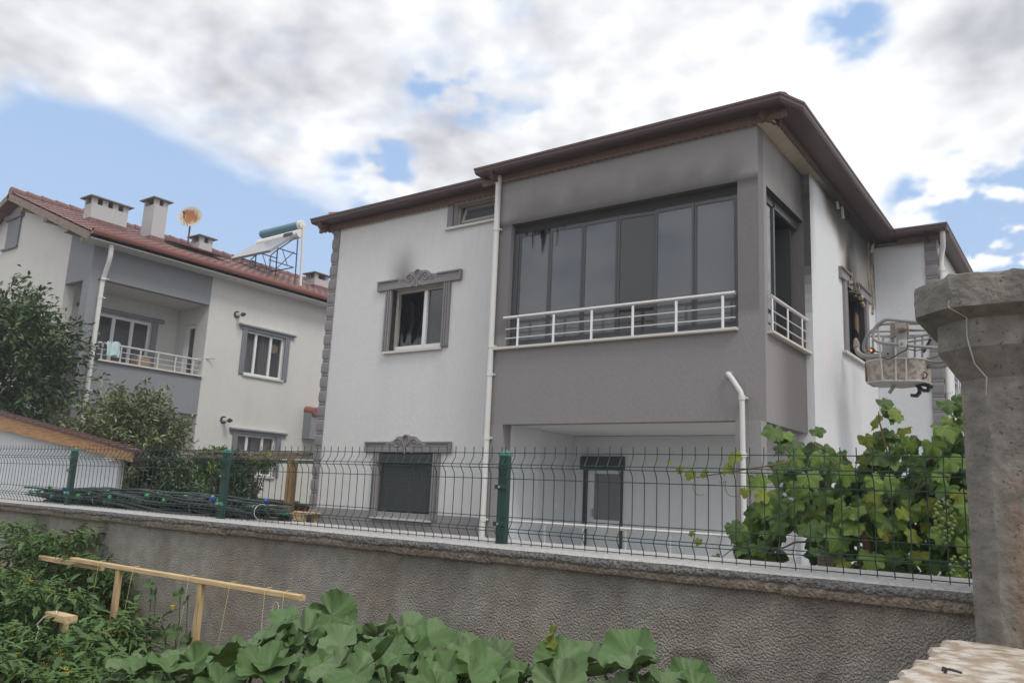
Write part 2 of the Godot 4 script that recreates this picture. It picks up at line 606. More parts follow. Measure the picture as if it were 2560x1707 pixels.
func sky_row(j: int) -> void:
	var w := SKY_W
	var h := SKY_W / 2
	var row := PackedFloat32Array()
	row.resize(w * 3)
	var el := PI / 2 - PI * (j + 0.5) / h
	var y := sin(el)
	var ce := cos(el)
	var n1: FastNoiseLite = sky_noise[0]
	var n2: FastNoiseLite = sky_noise[1]
	var n3: FastNoiseLite = sky_noise[2]
	var air := Color(0.50, 0.62, 0.80).lerp(Color(0.24, 0.40, 0.68), clampf(pow(maxf(y, 0.0), 0.75) * 1.25, 0, 1))
	for i in w:
		var az := TAU * (i + 0.5) / w
		var d := Vector3(sin(az) * ce, y, -cos(az) * ce)
		if y < -0.02:
			row[i * 3] = 0.30
			row[i * 3 + 1] = 0.28
			row[i * 3 + 2] = 0.26
			continue
		var s := 1.0 / (maxf(y, 0.0) + 0.22)
		var px := d.x * s
		var pz := d.z * s
		var wx := n3.get_noise_2d(px * 1.7 + 31.0, pz * 1.7) * 0.22
		var wz := n3.get_noise_2d(px * 1.7, pz * 1.7 + 57.0) * 0.22
		var a := n1.get_noise_2d(px + wx, pz + wz)
		var b := n2.get_noise_2d(px + wx * 0.5, pz + wz * 0.5)
		var fine: float = n2.get_noise_2d(px * 2.7 + 5.0, pz * 2.7)
		var dens := 0.74 + 0.40 * a + 0.24 * b + 0.15 * fine
		var rag := clampf(0.62 + 1.7 * b + 1.1 * fine + 0.3 * a, 0.05, 1.4)
		for q in sky_open:
			var dt: float = d.x * q[0] + d.y * q[1] + d.z * q[2]
			if dt > 0.94:
				dens -= q[4] * 0.80 * (rag if q[4] < 1.25 else 0.6 + 0.4 * rag) * exp(-2.0 * (1.0 - dt) / (q[3] * q[3] * 1.5))
		var cover := smoothstep(0.13, 0.68, dens)
		var lit: float = b - n2.get_noise_2d(px + wx * 0.5 + 0.035, pz + wz * 0.5 - 0.045) + 0.6 * (fine - n2.get_noise_2d(px * 2.7 + 5.05, pz * 2.7 - 0.06))
		var lum := 0.27 * lit + 0.88 - 0.11 * fine + 0.26 * n3.get_noise_2d(px * 0.9 + 9.0 + wx, pz * 0.9 + wz) - 0.17 * b + 0.06 * (0.7 - dens)
		for q in sky_mass:
			var dt: float = d.x * q[0] + d.y * q[1] + d.z * q[2]
			if dt > 0.92:
				lum += q[4] * 0.36 * exp(-2.0 * (1.0 - dt) / (q[3] * q[3]))
		lum = clampf(lum, 0.50, 1.0)
		var g := clampf((0.95 - lum) * 2.0, 0, 1)
		cover *= 0.97
		var cr := lum * lerpf(1.0, 0.955, g)
		var cg := lum * lerpf(1.0, 0.965, g)
		var cb := lum * lerpf(1.0, 1.045, g)
		row[i * 3] = lerpf(air.r, cr, cover)
		row[i * 3 + 1] = lerpf(air.g, cg, cover)
		row[i * 3 + 2] = lerpf(air.b, cb, cover)
	sky_rows[j] = row.to_byte_array()


func make_sky() -> Environment:
	sky_noise = [noise(5, 0.95, 6), noise(6, 3.2, 5), noise(7, 0.8, 3)]
	var h := SKY_W / 2
	sky_rows.resize(h)
	for list in [sky_open, sky_mass]:
		for q in list:
			var d := Vector3(q[0], q[1], q[2]).normalized()
			q[0] = d.x
			q[1] = d.y
			q[2] = d.z
	var task := WorkerThreadPool.add_group_task(sky_row, h)
	WorkerThreadPool.wait_for_group_task_completion(task)
	var all := PackedByteArray()
	for r in sky_rows:
		all.append_array(r)
	sky_rows.clear()
	var im := Image.create_from_data(SKY_W, h, false, Image.FORMAT_RGBF, all)
	var pm := PanoramaSkyMaterial.new()
	pm.panorama = ImageTexture.create_from_image(im)
	var sk := Sky.new()
	sk.sky_material = pm
	var e := Environment.new()
	e.background_mode = Environment.BG_SKY
	e.sky = sk
	e.tonemap_mode = Environment.TONE_MAPPER_LINEAR
	e.tonemap_exposure = 1.2
	e.fog_enabled = true
	e.fog_density = 0.0022
	e.fog_light_color = Color(0.86, 0.88, 0.92)
	e.sdfgi_enabled = true
	e.ssao_enabled = true
	e.ssil_enabled = true
	return e


func _ready() -> void:
	var cam := Camera3D.new()
	cam.name = "camera"
	cam.position = Vector3(0, 1.6, 0)
	cam.rotation = Vector3(0.187232, 0.631081, 0.04553)
	cam.fov = 45.716
	cam.near = 0.05
	cam.far = 900.0
	add_child(cam)
	cam.current = true
	var env := WorldEnvironment.new()
	env.name = "world_environment"
	env.environment = make_sky()
	add_child(env)
	var sun := DirectionalLight3D.new()
	sun.name = "sun"
	sun.light_energy = 0.42
	sun.light_color = Color(1.0, 0.97, 0.92)
	sun.light_angular_distance = 18.0
	sun.shadow_enabled = true
	sun.rotation_degrees = Vector3(-52, 68, 0)
	add_child(sun)
	rng.seed = 20240701
	soot_noise = noise(77, 0.9, 4)
	materials()
	setting()
	main_house()
	pale_house()
	shed()
	boundary_wall()
	pillar()
	mesh_fence()
	lift_basket()
	yard_things()
	garden()
	trees()
	house_across()


# ---------------------------------------------------------------- ground
func setting() -> void:
	var mb := MB.new()
	mb.quad(p3(-400, 0, 400), p3(400, 0, 400), p3(400, 0, -400), p3(-400, 0, -400))
	obj("ground", mb, M.yard).set_meta("kind", "structure")
	# the vegetable bed on this side of the wall, raised and uneven
	mb = MB.new()
	var f := noise(51, 0.8, 3)
	var nx := 60
	var nz := 30
	for i in nx + 1:
		for j in nz + 1:
			var x := lerpf(-11.0, -0.47, float(i) / nx)
			var z := lerpf(-3.44, 1.5, float(j) / nz)
			var e := 0.0 if i == 0 or j == nz or i == nx else 1.0
			mb.vert(p3(x, 0.004 + e * (0.30 + 0.07 * f.get_noise_2d(x, z)), z), Vector3.UP)
	for i in nx:
		for j in nz:
			var k := i * (nz + 1) + j
			mb.tri(k, k + 1, k + nz + 2)
			mb.tri(k, k + nz + 2, k + nz + 1)
	obj("garden_soil", mb, M.soil).set_meta("kind", "structure")


# ---------------------------------------------------------------- the burnt house
const EAVE := 7.1


func soot_mix(base: float, s: float, brown := 0.0) -> Color:
	s = clampf(s, 0.0, 0.985)
	var k := base * (1.0 - s) + 0.035 * s
	return Color(k * (1.0 + 0.02 * brown), k * (1.0 - 0.05 * brown), k * (1.0 - 0.13 * brown))


func paint_front(p: Vector3) -> Color:
	var q := soot_noise.get_noise_2d(p.x * 1.3, p.y * 0.8)
	var dx := (p.x + 10.62 + 0.10 * (p.y - 5.6)) / (0.30 + 0.06 * (p.y - 5.6) + 0.05 * q)
	var s := exp(-dx * dx) * smooth(6.42, 5.60, p.y + 0.15 * q) * smooth(5.2, 5.5, p.y) * 0.60
	s += 0.10 * smooth(6.3, 6.95, p.y) * smooth(-11.2, -8.5, p.x)
	s += 0.012 * smooth(0.0, 0.5, soot_noise.get_noise_2d(p.x * 2.6, p.y * 0.16 + 20.0)) + 0.015 * smooth(0.0, 0.4, soot_noise.get_noise_2d(p.x * 0.7 + 9.0, p.y * 0.7))
	s += 0.05 * smooth(2.2, 4.1, p.y) * smooth(4.15, 4.1, p.y) * smooth(0.25, 0.0, minf(absf(p.x + 10.9), absf(p.x + 9.55)))
	return soot_mix(1.0, s, 0.5)


func paint_side(p: Vector3) -> Color:
	var z := -p.z
	var q := soot_noise.get_noise_2d(z * 1.2, p.y * 0.7)
	var eave := smooth(13.0, 14.9, z + 0.2 * q)
	var s := eave * smooth(0.35 + 0.75 * smooth(13.4, 15.6, z), 0.0, 6.95 - p.y - 0.12 * q) * 1.0
	var edge := 14.68 + 0.12 * q + 0.10 * (p.y - 5.6)
	var plume := smooth(edge - 0.35, edge + 0.22, z) * lerpf(0.97, 0.82, smooth(edge + 0.3, edge + 1.6, z)) * smooth(17.6, 16.4, z)
	plume *= smooth(5.45, 5.7, p.y) * (0.92 + 0.25 * q)
	s = maxf(s, plume)
	var zb := 14.75 - 1.5 * smooth(5.8, 6.95, p.y) + 0.2 * q
	s = maxf(s, smooth(zb - 0.35, zb + 0.5, z) * lerpf(0.62, 0.96, smooth(5.8, 6.8, p.y)) * smooth(5.5, 5.8, p.y))
	s = maxf(s, smooth(0.35, 0.0, absf(z - 12.62)) * smooth(4.5, 6.2, p.y) * 0.35)
	s += 0.16 * smooth(0.55, 0.0, absf(z - 15.2 + 0.3 * q)) * smooth(4.25, 4.0, p.y) * smooth(2.2, 3.8, p.y)
	var brown := smooth(0.05, 0.4, s)
	return soot_mix(1.0, s, brown * 1.1)


func paint_grey_front(p: Vector3) -> Color:
	var q := soot_noise.get_noise_2d(p.x * 1.6, p.y * 0.5)
	var s := smooth(0.52 + 0.40 * q, 0.0, p.y - 6.08) * smooth(-8.0, -7.6, p.x) * smooth(-3.7, -4.0, p.x) * 0.50
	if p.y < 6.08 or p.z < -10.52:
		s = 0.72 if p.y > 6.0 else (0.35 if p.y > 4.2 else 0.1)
	return soot_mix(1.0, s, 0.2)


func paint_grey_side(p: Vector3) -> Color:
	var z := -p.z
	var q := soot_noise.get_noise_2d(z * 1.4, p.y * 0.8)
	var s := smooth(11.3, 12.6, z + 0.25 * q) * smooth(5.4, 6.4, p.y) * 0.86
	s = maxf(s, smooth(0.25, 0.0, p.y - 6.08) * 0.5 * smooth(10.9, 11.9, z))
	if p.x < -3.59 and p.y > 5.9:
		s = 0.8 + 0.15 * smooth(11, 12, z)
	return soot_mix(1.0, s, 0.25)


# surround of a window: lintel board with mouldings, pilasters with flutes, and a scroll in the middle
func surround(parent: Node3D, xf: Transform3D, u0: float, u1: float, v0: float, v1: float, m: Material, scroll := true, burnt := false) -> void:
	var mb := MB.new()
	var lo := u0 - 0.38
	var hi := u1 + 0.40
	var mid := (u0 + u1) / 2.0
	if scroll:
		var arch: Array = []
		for k in 25:
			var t := -1.0 + k / 12.0
			var rise := 0.13 * exp(-pow(t / 0.22, 2)) + 0.09 * exp(-pow((absf(t) - 0.38) / 0.2, 2))
			arch.append([mid + t * 0.52, v1 + 0.195 + rise * (1.0 - pow(absf(t), 6))])
		var outline := [[lo, v1], [hi, v1], [hi, v1 + 0.195]]
		for k in range(24, -1, -1):
			outline.append(arch[k])
		outline.append([lo, v1 + 0.195])
		mb.prism(outline, xf, -0.01, 0.045)
	else:
		mb.box(Vector3(lo, v1, -0.01), Vector3(hi, v1 + 0.195, 0.045), xf)
	for q in [[0.0, 0.075, 0.062], [0.165, 0.195, 0.075]]:
		for e in ([[lo, mid - 0.5], [mid + 0.5, hi]] if scroll and q[0] > 0.1 else [[lo, hi]]):
			mb.soft_box(Vector3(e[0] - 0.004, v1 + q[0] - 0.003, -0.012), Vector3(e[1] + 0.004, v1 + q[1] + 0.003, q[2]), 0.008, xf)
	mb.box(Vector3(lo - 0.006, v1 + 0.06, -0.014), Vector3(lo + 0.03, v1 + 0.18, 0.066), xf)
	mb.box(Vector3(hi - 0.03, v1 + 0.06, -0.014), Vector3(hi + 0.006, v1 + 0.18, 0.066), xf)
	if burnt:
		# the middle of the board has burnt away to ragged foam
		mb = MB.new()
		var r2 := RandomNumberGenerator.new()
		r2.seed = 5
		for e in [[lo, lerpf(lo, hi, 0.26)], [lerpf(lo, hi, 0.56), hi]]:
			mb.box(Vector3(e[0], v1, -0.01), Vector3(e[1], v1 + 0.195, 0.045), xf)
			mb.soft_box(Vector3(e[0] - 0.004, v1 + 0.165, -0.012), Vector3(e[1] + 0.004, v1 + 0.2, 0.08), 0.008, xf)
			mb.soft_box(Vector3(e[0] - 0.004, v1 - 0.004, -0.012), Vector3(e[1] + 0.004, v1 + 0.075, 0.062), 0.008, xf)
		var foam := MB.new()
		for k in 34:
			var t := r2.randf_range(0.16, 0.80)
			var u := lerpf(lo, hi, t)
			var y := v1 + r2.randf_range(-0.10, 0.2) + 0.08 * (0.4 - t)
			var tint := r2.randf()
			foam.col = Color(1.1, 1.02, 0.86) * lerpf(0.12, 1.0, tint * tint)
			var sz := r2.randf_range(0.010, 0.034)
			foam.soft_box(Vector3(-sz, -sz * r2.randf_range(0.6, 1.6), -0.03), Vector3(sz, sz, r2.randf_range(0.01, 0.06)), sz * 0.3, xf * Transform3D(Basis(Vector3(0, 0, 1), r2.randf_range(-1, 1)), Vector3(u, y, 0.02)))
		obj("burnt_foam", foam, M.soffit, parent, "stuff")
	var lint := obj("window_lintel", mb, m, parent)
	for s in [-1, 1]:
		mb = MB.new()
		var a := u0 - 0.165 if s < 0 else u1
		var b := u0 if s < 0 else u1 + 0.165
		mb.box(Vector3(a, v0 - 0.01, -0.01), Vector3(b, v1 - 0.004, 0.03), xf)
		for k in 3:
			var w := (b - a) / 3.0
			mb.soft_box(Vector3(a + w * k + 0.008, v0 + 0.012, 0.0), Vector3(a + w * (k + 1) - 0.008, v1 - 0.012, 0.055), 0.012, xf)
		obj("window_jamb", mb, m, parent)
	if scroll and not burnt:
		mb = MB.new()
		var loop: Array = []
		for k in 21:
			var an := TAU * k / 20.0
			loop.append(xf * Vector3(mid + 0.075 * sin(an) * (1.0 + 0.25 * cos(an)), v1 + 0.215 + 0.10 * cos(an), 0.055))
		mb.tube(loop, 0.016, 6, false)
		loop = []
		for k in 13:
			var an := TAU * k / 12.0
			loop.append(xf * Vector3(mid + 0.042 * sin(an), v1 + 0.215 + 0.065 * cos(an), 0.052))
		mb.tube(loop, 0.009, 5, false)
		for s in [-1.0, 1.0]:
			var sp: Array = []
			for k in 26:
				var t := k / 25.0
				var an := t * TAU * 1.55
				var r := lerpf(0.105, 0.016, t)
				sp.append(xf * Vector3(mid + s * (0.205 - r * cos(an)), v1 + 0.16 + r * sin(an) * 0.95, 0.052))
			mb.tube(sp, 0.013, 5)
			sp = []
			for k in 18:
				var t := k / 17.0
				var an := t * TAU * 1.1 + 0.4
				var r := lerpf(0.062, 0.012, t)
				sp.append(xf * Vector3(mid + s * (0.375 - r * cos(an)), v1 + 0.125 + r * sin(an) * 0.8, 0.05))
			mb.tube(sp, 0.010, 5)
			sp = []
			for k in 16:
				var t := k / 15.0
				sp.append(xf * Vector3(mid + s * (0.02 + 0.30 * t), v1 + 0.10 - 0.13 * sin(t * PI * 0.85) + 0.05 * t, 0.055))
			mb.tube(sp, [0.018, 0.018, 0.017, 0.017, 0.016, 0.016, 0.015, 0.015, 0.014, 0.013, 0.012, 0.011, 0.010, 0.009, 0.008, 0.006], 5)
			for k in 3:
				mb.tube([xf * Vector3(mid + s * (0.30 + 0.06 * k), v1 + 0.06, 0.045), xf * Vector3(mid + s * (0.36 + 0.06 * k), v1 + 0.10 - 0.015 * k, 0.055)], [0.016, 0.006], 5)
		mb.tube([xf * Vector3(mid, v1 - 0.02, 0.06), xf * Vector3(mid, v1 + 0.12, 0.06)], [0.026, 0.012], 6)
		obj("scroll_ornament", mb, m, lint)


# a white window in an opening: outer frame with mullions at the given places, a pane in each bay
func casement(parent: Node3D, xf: Transform3D, u0: float, v0: float, u1: float, v1: float, splits: Array, d: float, fm: Material, gm, called := "window", rail := 0.055) -> MeshInstance3D:
	var mb := MB.new()
	for q in [[u0, v0, u0 + rail, v1], [u1 - rail, v0, u1, v1], [u0 + rail, v0, u1 - rail, v0 + rail], [u0 + rail, v1 - rail, u1 - rail, v1]]:
		mb.box(Vector3(q[0], q[1], d - 0.07), Vector3(q[2], q[3], d), xf)
	var edges := [u0 + rail]
	for s in splits:
		mb.box(Vector3(s - rail * 0.62, v0 + rail, d - 0.065), Vector3(s + rail * 0.62, v1 - rail, d + 0.006), xf)
		edges.append(s - rail * 0.62)
		edges.append(s + rail * 0.62)
	edges.append(u1 - rail)
	var win := obj(called, mb, fm, parent)
	for k in edges.size() / 2:
		var gl: Material = gm[k] if gm is Array else gm
		if gl:
			bx("pane", Vector3(edges[k * 2] - 0.008, v0 + rail - 0.008, d - 0.040), Vector3(edges[k * 2 + 1] + 0.008, v1 - rail + 0.008, d - 0.034), gl, win, xf)
	return win


func balustrade(called: String, parent: Node3D, xf: Transform3D, u0: float, u1: float, v0: float, v1: float, posts: Array, bars: Array, r := 0.03) -> void:
	var rail := tb(called, [xf * Vector3(u0, v1, 0), xf * Vector3(u1, v1, 0)], r, M.rail_alu, parent, 12)
	for u in posts:
		var mb := MB.new()
		mb.soft_box(Vector3(u - 0.021, v0, -0.014), Vector3(u + 0.021, v1 - r * 0.6, 0.014), 0.008, xf)
		obj("post", mb, M.rail_alu, rail)
	for y in bars:
		tb("bar", [xf * Vector3(u0 + 0.04, y, -0.004), xf * Vector3(u1, y, -0.004)], 0.011, M.rail_alu, rail, 6)


func downpipe(called: String, pts: Array, r: float, collars: Array, parent: Node3D) -> void:
	var p := tb(called, pts, r, M.pvc, parent, 14)
	for c in collars:
		tb("pipe_collar", [c + p3(0, -0.03, 0), c + p3(0, 0.03, 0)], r + 0.009, M.pvc, p, 14)
		bx("pipe_clip", c + p3(-r - 0.02, -0.012, -r - 0.04), c + p3(r + 0.02, 0.012, -r * 0.3), M.pvc, p)


# a moulded corner block that wraps both faces of a corner at (cx, cz); the wall lies towards (sx, -z)
func quoins(parent: Node3D, cx: float, cz: float, sx: float, y0: float, y1: float, width: float) -> void:
	var y := y0
	var rows := [[0.0, 0.010], [0.016, 0.022], [0.05, 0.030], [0.12, 0.032], [0.19, 0.030], [0.224, 0.022], [0.24, 0.010]]
	var mbs: Array = []
	for kind in 2:
		var mb := MB.new()
		var prof: Array = rows if kind == 0 else [[0.0, 0.010], [0.012, 0.020], [0.034, 0.020], [0.046, 0.010]]
		for k in prof.size() - 1:
			var a: Array = prof[k]
			var b: Array = prof[k + 1]
			var ring: Array = []
			for q in [a, b]:
				var o: float = q[1]
				ring.append([Vector3(-sx * o, q[0], o), Vector3(sx * width, q[0], o), Vector3(sx * width, q[0], -width), Vector3(-sx * o, q[0], -width)])
			for e in 4:
				var j := (e + 1) % 4
				if sx > 0:
					mb.quad(ring[0][e], ring[0][j], ring[1][j], ring[1][e])
				else:
					mb.quad(ring[0][j], ring[0][e], ring[1][e], ring[1][j])
		var ft: float = prof[0][1]
		mb.box(Vector3(minf(-sx * ft, sx * width), -0.0005, -width), Vector3(maxf(-sx * ft, sx * width), prof[prof.size() - 1][0] + 0.0005, ft - 0.001))
		mbs.append(mb.moved(Vector3.ZERO))
	while y < y1 - 0.1:
		inst("quoin", mbs[0], M.grey_trim, parent, Transform3D(Basis.IDENTITY, p3(cx, y, cz)))
		inst("quoin", mbs[1], M.grey_trim, parent, Transform3D(Basis.IDENTITY, p3(cx, y + 0.243, cz)))
		y += 0.291


func main_house() -> void:
	var h := thing("burnt_house", "two storey white and grey house with fire soot under its eaves and a glazed balcony", "house", p3(-8, 0, -14))
	var zf := -10.9
	var zg := -10.5
	var xg := -3.575
	var xw := -3.465
	var F := front(zf)
	var G := front(zg)
	var S := side(xw)
	var SG := side(xg)
	var mb := MB.new()
	wall(mb, F, -12.68, 0, -8.06, 6.92, [[-10.86, 4.17, -9.55, 5.38], [-10.87, 1.10, -9.56, 2.27], [-9.44, 6.42, -8.22, 6.90]], 0.25, 0.12, paint_front)
	obj("white_front_wall", mb, M.white_plaster, h).set_meta("label", "white front wall with a soot smudge above its upper window")
	mb = MB.new()
	wall(mb, S, 12.62, 0, 17.12, 7.0, [[14.66, 4.30, 16.12, 5.57]], 0.25, 0.10, paint_side)
	for k in 16:
		var y0 := 4.6 + 0.15 * k
		mb.col = soot_mix(1.0, 0.25 + 0.67 * smooth(4.6, 5.4, y0) - 0.25 * smooth(6.3, 7.0, y0), 0.3)
		mb.quad(p3(xg, y0, -12.617), p3(xw, y0, -12.617), p3(xw, y0 + 0.15, -12.617), p3(xg, y0 + 0.15, -12.617))
	obj("white_side_wall", mb, M.white_plaster, h).set_meta("label", "white side wall streaked with black and brown soot")
	mb = MB.new()
	var zw := -17.12
	wall(mb, front(zw), -3.46, 0, -2.33, 6.95, [], 0.25)
	wall(mb, side(-2.33), 17.37, 0, 22.0, 6.95, [[18.75, 3.0, 20.4, 4.45]], 0.25)
	obj("wing_wall", mb, M.white_plaster, h)
	mb = MB.new()
	wall(mb, Transform3D(Basis(Vector3(0, 0, 1), Vector3.UP, Vector3(-1, 0, 0)), p3(-12.683, 0, 0)), -22, 0, -10.905, 6.92, [], 0.25)
	wall(mb, Transform3D(Basis(Vector3(-1, 0, 0), Vector3.UP, Vector3(0, 0, -1)), p3(0, 0, -22)), 2.33, 0, 12.68, 6.92, [], 0.25)
	obj("rear_wall", mb, M.white_plaster, h)
	# grey balcony block
	mb = MB.new()
	wall(mb, G, -8.17, 2.71, xg, 6.93, [[-7.79, 3.97, -3.87, 6.08]], 0.22, 0.14, paint_grey_front)
	wall(mb, G, -8.17, 0, -7.79, 2.71, [], 0.22)
	wall(mb, G, -3.92, 0, xg, 2.71, [], 0.22)
	wall(mb, SG, 10.72, 2.71, 12.614, 7.0, [[10.84, 3.97, 12.614, 6.08]], 0.2, 0.12, paint_grey_side)
	mb.col = Color(1, 1, 1)
	mb.quad(p3(-8.17, 0, -10.9), p3(-8.17, 0, -10.72), p3(-8.17, 6.93, -10.72), p3(-8.17, 6.93, -10.9))
	obj("grey_balcony_wall", mb, M.grey_plaster, h).set_meta("label", "grey plastered balcony block with soot along its window head")
	mb = MB.new()
	mb.box(p3(-12.66, 0, zf - 0.005), p3(-8.12, 1.205, zf + 0.012))
	obj("grey_plinth", mb, M.grey_plaster, h)
	# floors and ceilings
	mb = MB.new()
	mb.box(p3(-8.08, 2.725, -12.88), p3(xg - 0.02, 3.0, -10.72))
	obj("balcony_slab", mb, M.white_plaster, h)
	mb = MB.new()
	mb.box(p3(-12.5, 2.75, -21.8), p3(-8.12, 2.98, -11.15))
	mb.box(p3(-8.12, 2.75, -21.8), p3(-3.75, 2.98, -12.92))
	mb.box(p3(-12.5, 6.75, -21.8), p3(-3.7, 6.9, -11.15))
	mb.box(p3(-8.0, 6.2, -12.6), p3(-3.8, 6.32, -10.73))
	obj("floor_slab", mb, M.soot_black, h)
	mb = MB.new()
	mb.box(p3(-8.06, 0, -13.15), p3(-7.90, 2.72, -10.74))
	mb.box(p3(-7.90, 0, -11.62), p3(-7.78, 2.72, -10.74))
	mb.box(p3(-7.90, 0, -13.15), p3(-7.655, 2.72, -12.9))
	mb.box(p3(-6.86, 0, -13.15), p3(-3.72, 2.72, -12.9))
	mb.box(p3(-7.655, 2.35, -13.15), p3(-6.86, 2.72, -12.9))
	obj("veranda_wall", mb, M.white_plaster, h)
	mb = MB.new()
	mb.box(p3(-8.08, 0.0, -12.9), p3(xg + 0.05, 0.32, -10.40))
	obj("veranda_floor", mb, M.marble, h)
	mb = MB.new()
	mb.box(p3(-8.06, 2.98, -12.86), p3(-3.72, 6.2, -12.64))
	mb.box(p3(-8.06, 2.98, -12.64), p3(-7.95, 6.2, -10.72))
	mb.box(p3(-12.4, 2.98, -14.0), p3(-8.2, 6.75, -13.8))
	mb.box(p3(-5.5, 2.98, -21.0), p3(-5.3, 6.75, -12.9))
	obj("inner_wall", mb, M.soot_black, h)
	# upper left window: burst left pane, glazed right pane
	surround(h, F, -10.86, -9.55, 4.17, 5.38, M.grey_trim)
	mb = MB.new()
	mb.box(p3(-10.85, 4.172, zf - 0.24), p3(-10.845, 5.378, zf - 0.002))
	obj("dark_reveal", mb, M.soot_black, h)
	var win := casement(h, F, -10.845, 4.21, -9.555, 5.375, [-10.08], -0.10, M.smoked_pvc, [null, M.pane_clear], "upper_window", 0.06)
	win.set_meta("label", "upper window with its left pane burnt out")
	for q in [[[-10.12, 4.27, -10.04, 5.30]], [[-10.80, 4.20, -9.60, 4.275]]]:
		var e: Array = q[0]
		bx("white_mullion", p3(e[0], e[1], zf - 0.168), p3(e[2], e[3], zf - 0.088), M.white_pvc, win)
	mb = MB.new()
	for k in 9:
		var u := lerpf(-10.76, -10.2, k / 8.0)
		var tall := rng.randf_range(0.06, 0.30)
		mb.face(p3(u - 0.05, 4.28, zf - 0.14), p3(u + 0.06, 4.28, zf - 0.14), p3(u + rng.randf_range(-0.05, 0.05), 4.28 + tall, zf - 0.14))
		mb.face(p3(u - 0.05, 4.28, zf - 0.142), p3(u + rng.randf_range(-0.05, 0.05), 4.28 + tall, zf - 0.142), p3(u + 0.06, 4.28, zf - 0.142))
	obj("glass_shard", mb, M.pane_burnt, win)
	tb("hanging_debris", [p3(-10.70, 5.2, zf - 0.4), p3(-10.66, 4.8, zf - 0.42), p3(-10.74, 4.4, zf - 0.38)], [0.05, 0.07, 0.03], M.black, win, 6)
	tb("hanging_debris", [p3(-10.42, 4.9, zf - 0.4), p3(-10.50, 4.6, zf - 0.42), p3(-10.40, 4.3, zf - 0.38)], [0.02, 0.04, 0.05], M.black, win, 6)
	bx("window_sill", p3(-10.98, 4.125, zf - 0.2), p3(-9.52, 4.17, zf + 0.07), M.marble, h)
	# lower window with a roller shutter let down
	surround(h, F, -10.87, -9.56, 1.10, 2.27, M.grey_trim)
	win = casement(h, F, -10.86, 1.12, -9.57, 2.26, [-10.2], -0.14, M.white_pvc, M.pane_clear, "lower_window")
	bx("shutter_box", p3(-10.86, 2.06, zf - 0.10), p3(-9.57, 2.262, zf + 0.05), M.charcoal, win, Transform3D.IDENTITY, 0.03)
	var slat := MB.new()
	slat.soft_box(p3(-0.60, -0.0175, -0.007), p3(0.60, 0.0175, 0.007), 0.006)
	var slat_mesh := slat.moved(Vector3.ZERO)
	for k in 23:
		inst("slat", slat_mesh, M.shutter, win, Transform3D(Basis.IDENTITY, p3(-10.215, 1.24 + 0.0365 * k, zf - 0.045)))
	for u in [-10.84, -9.59]:
		bx("shutter_rail", p3(u - 0.025, 1.14, zf - 0.09), p3(u + 0.025, 2.06, zf - 0.02), M.charcoal, win)
	bx("window_sill", p3(-10.98, 1.06, zf - 0.2), p3(-9.50, 1.10, zf + 0.07), M.marble, h)
	# small tilted window under the eave
	win = casement(h, F, -9.43, 6.435, -8.23, 6.895, [], -0.12, M.smoked_pvc, null, "eave_window")
	var tilt := Transform3D(Basis(Vector3.RIGHT, -0.32), p3(0, 6.50, zf - 0.13))
	mb = MB.new()
	for q in [[-9.34, 0, -9.28, 0.36], [-8.36, 0, -8.30, 0.36], [-9.28, 0, -8.36, 0.06], [-9.28, 0.30, -8.36, 0.36]]:
		mb.box(p3(q[0], q[1], -0.03), p3(q[2], q[3], 0.03), tilt)
	obj("tilted_sash", mb, M.smoked_pvc, win)
	bx("pane", p3(-9.285, 0.055, -0.004), p3(-8.355, 0.305, 0.004), M.pane_sooty, win, tilt)
	mb = MB.new()
	mb.box(p3(-9.57, 6.40, zf - 0.01), p3(-9.44, 6.90, zf + 0.03))
	obj("window_jamb", mb, M.grey_trim, h)
	bx("window_sill", p3(-9.60, 6.375, zf - 0.2), p3(-8.2, 6.42, zf + 0.06), M.marble, h)
	# glazed balcony: six tall panes, the fourth turned a little
	mb = MB.new()
	mb.box(p3(-7.79, 3.972, -10.66), p3(-3.88, 4.05, -10.58))
	mb.box(p3(-7.79, 4.05, -10.66), p3(-7.69, 5.93, -10.59))
	mb.box(p3(-3.925, 4.05, -10.66), p3(-3.88, 5.93, -10.59))
	var glaz := obj("balcony_glazing", mb, M.dark_alu, h)
	bx("sooty_head", p3(-7.79, 5.93, -10.68), p3(-3.88, 6.075, -10.62), M.soot_black, glaz)
	for k in 6:
		var a := -7.685 + 0.6265 * k
		var turn := Transform3D(Basis(Vector3.UP, [0.0, 0.012, -0.02, 0.07, -0.012, 0.0][k]), p3(a + 0.31, 0, -10.625 - (0.012 if k == 3 else 0.0)))
		mb = MB.new()
		for q in [[-0.31, -0.278], [0.278, 0.31]]:
			mb.box(p3(q[0], 4.06, -0.018), p3(q[1], 5.925, 0.018), turn)
		mb.box(p3(-0.278, 4.06, -0.018), p3(0.278, 4.10, 0.018), turn)
		mb.box(p3(-0.278, 5.87, -0.018), p3(0.278, 5.925, 0.018), turn)
		obj("sash_frame", mb, M.dark_alu, glaz)
		bx("pane", p3(-0.28, 4.09, -0.005), p3(0.28, 5.88, 0.005), M.pane_burnt if k == 3 else M.pane_sooty, glaz, turn)
	mb = MB.new()
	for q in [[-7.42, 0.010, 0.30], [-7.30, 0.03, 0.07], [-7.24, 0.04, 0.16], [-7.215, 0.032, 0.40], [-7.19, 0.04, 0.26], [-7.10, 0.03, 0.08], [-6.93, 0.006, 0.34], [-7.55, 0.03, 0.05], [-7.37, 0.05, 0.05], [-6.80, 0.03, 0.03]]:
		var edge: Array = [[q[0] - q[1], 5.935], [q[0] + q[1], 5.935]]
		for k in 5:
			edge.append([q[0] + q[1] * (0.85 - 0.17 * k) * rng.randf_range(0.7, 1.1), 5.93 - q[2] * (0.25 + 0.17 * k)])
		edge.append([q[0], 5.93 - q[2]])
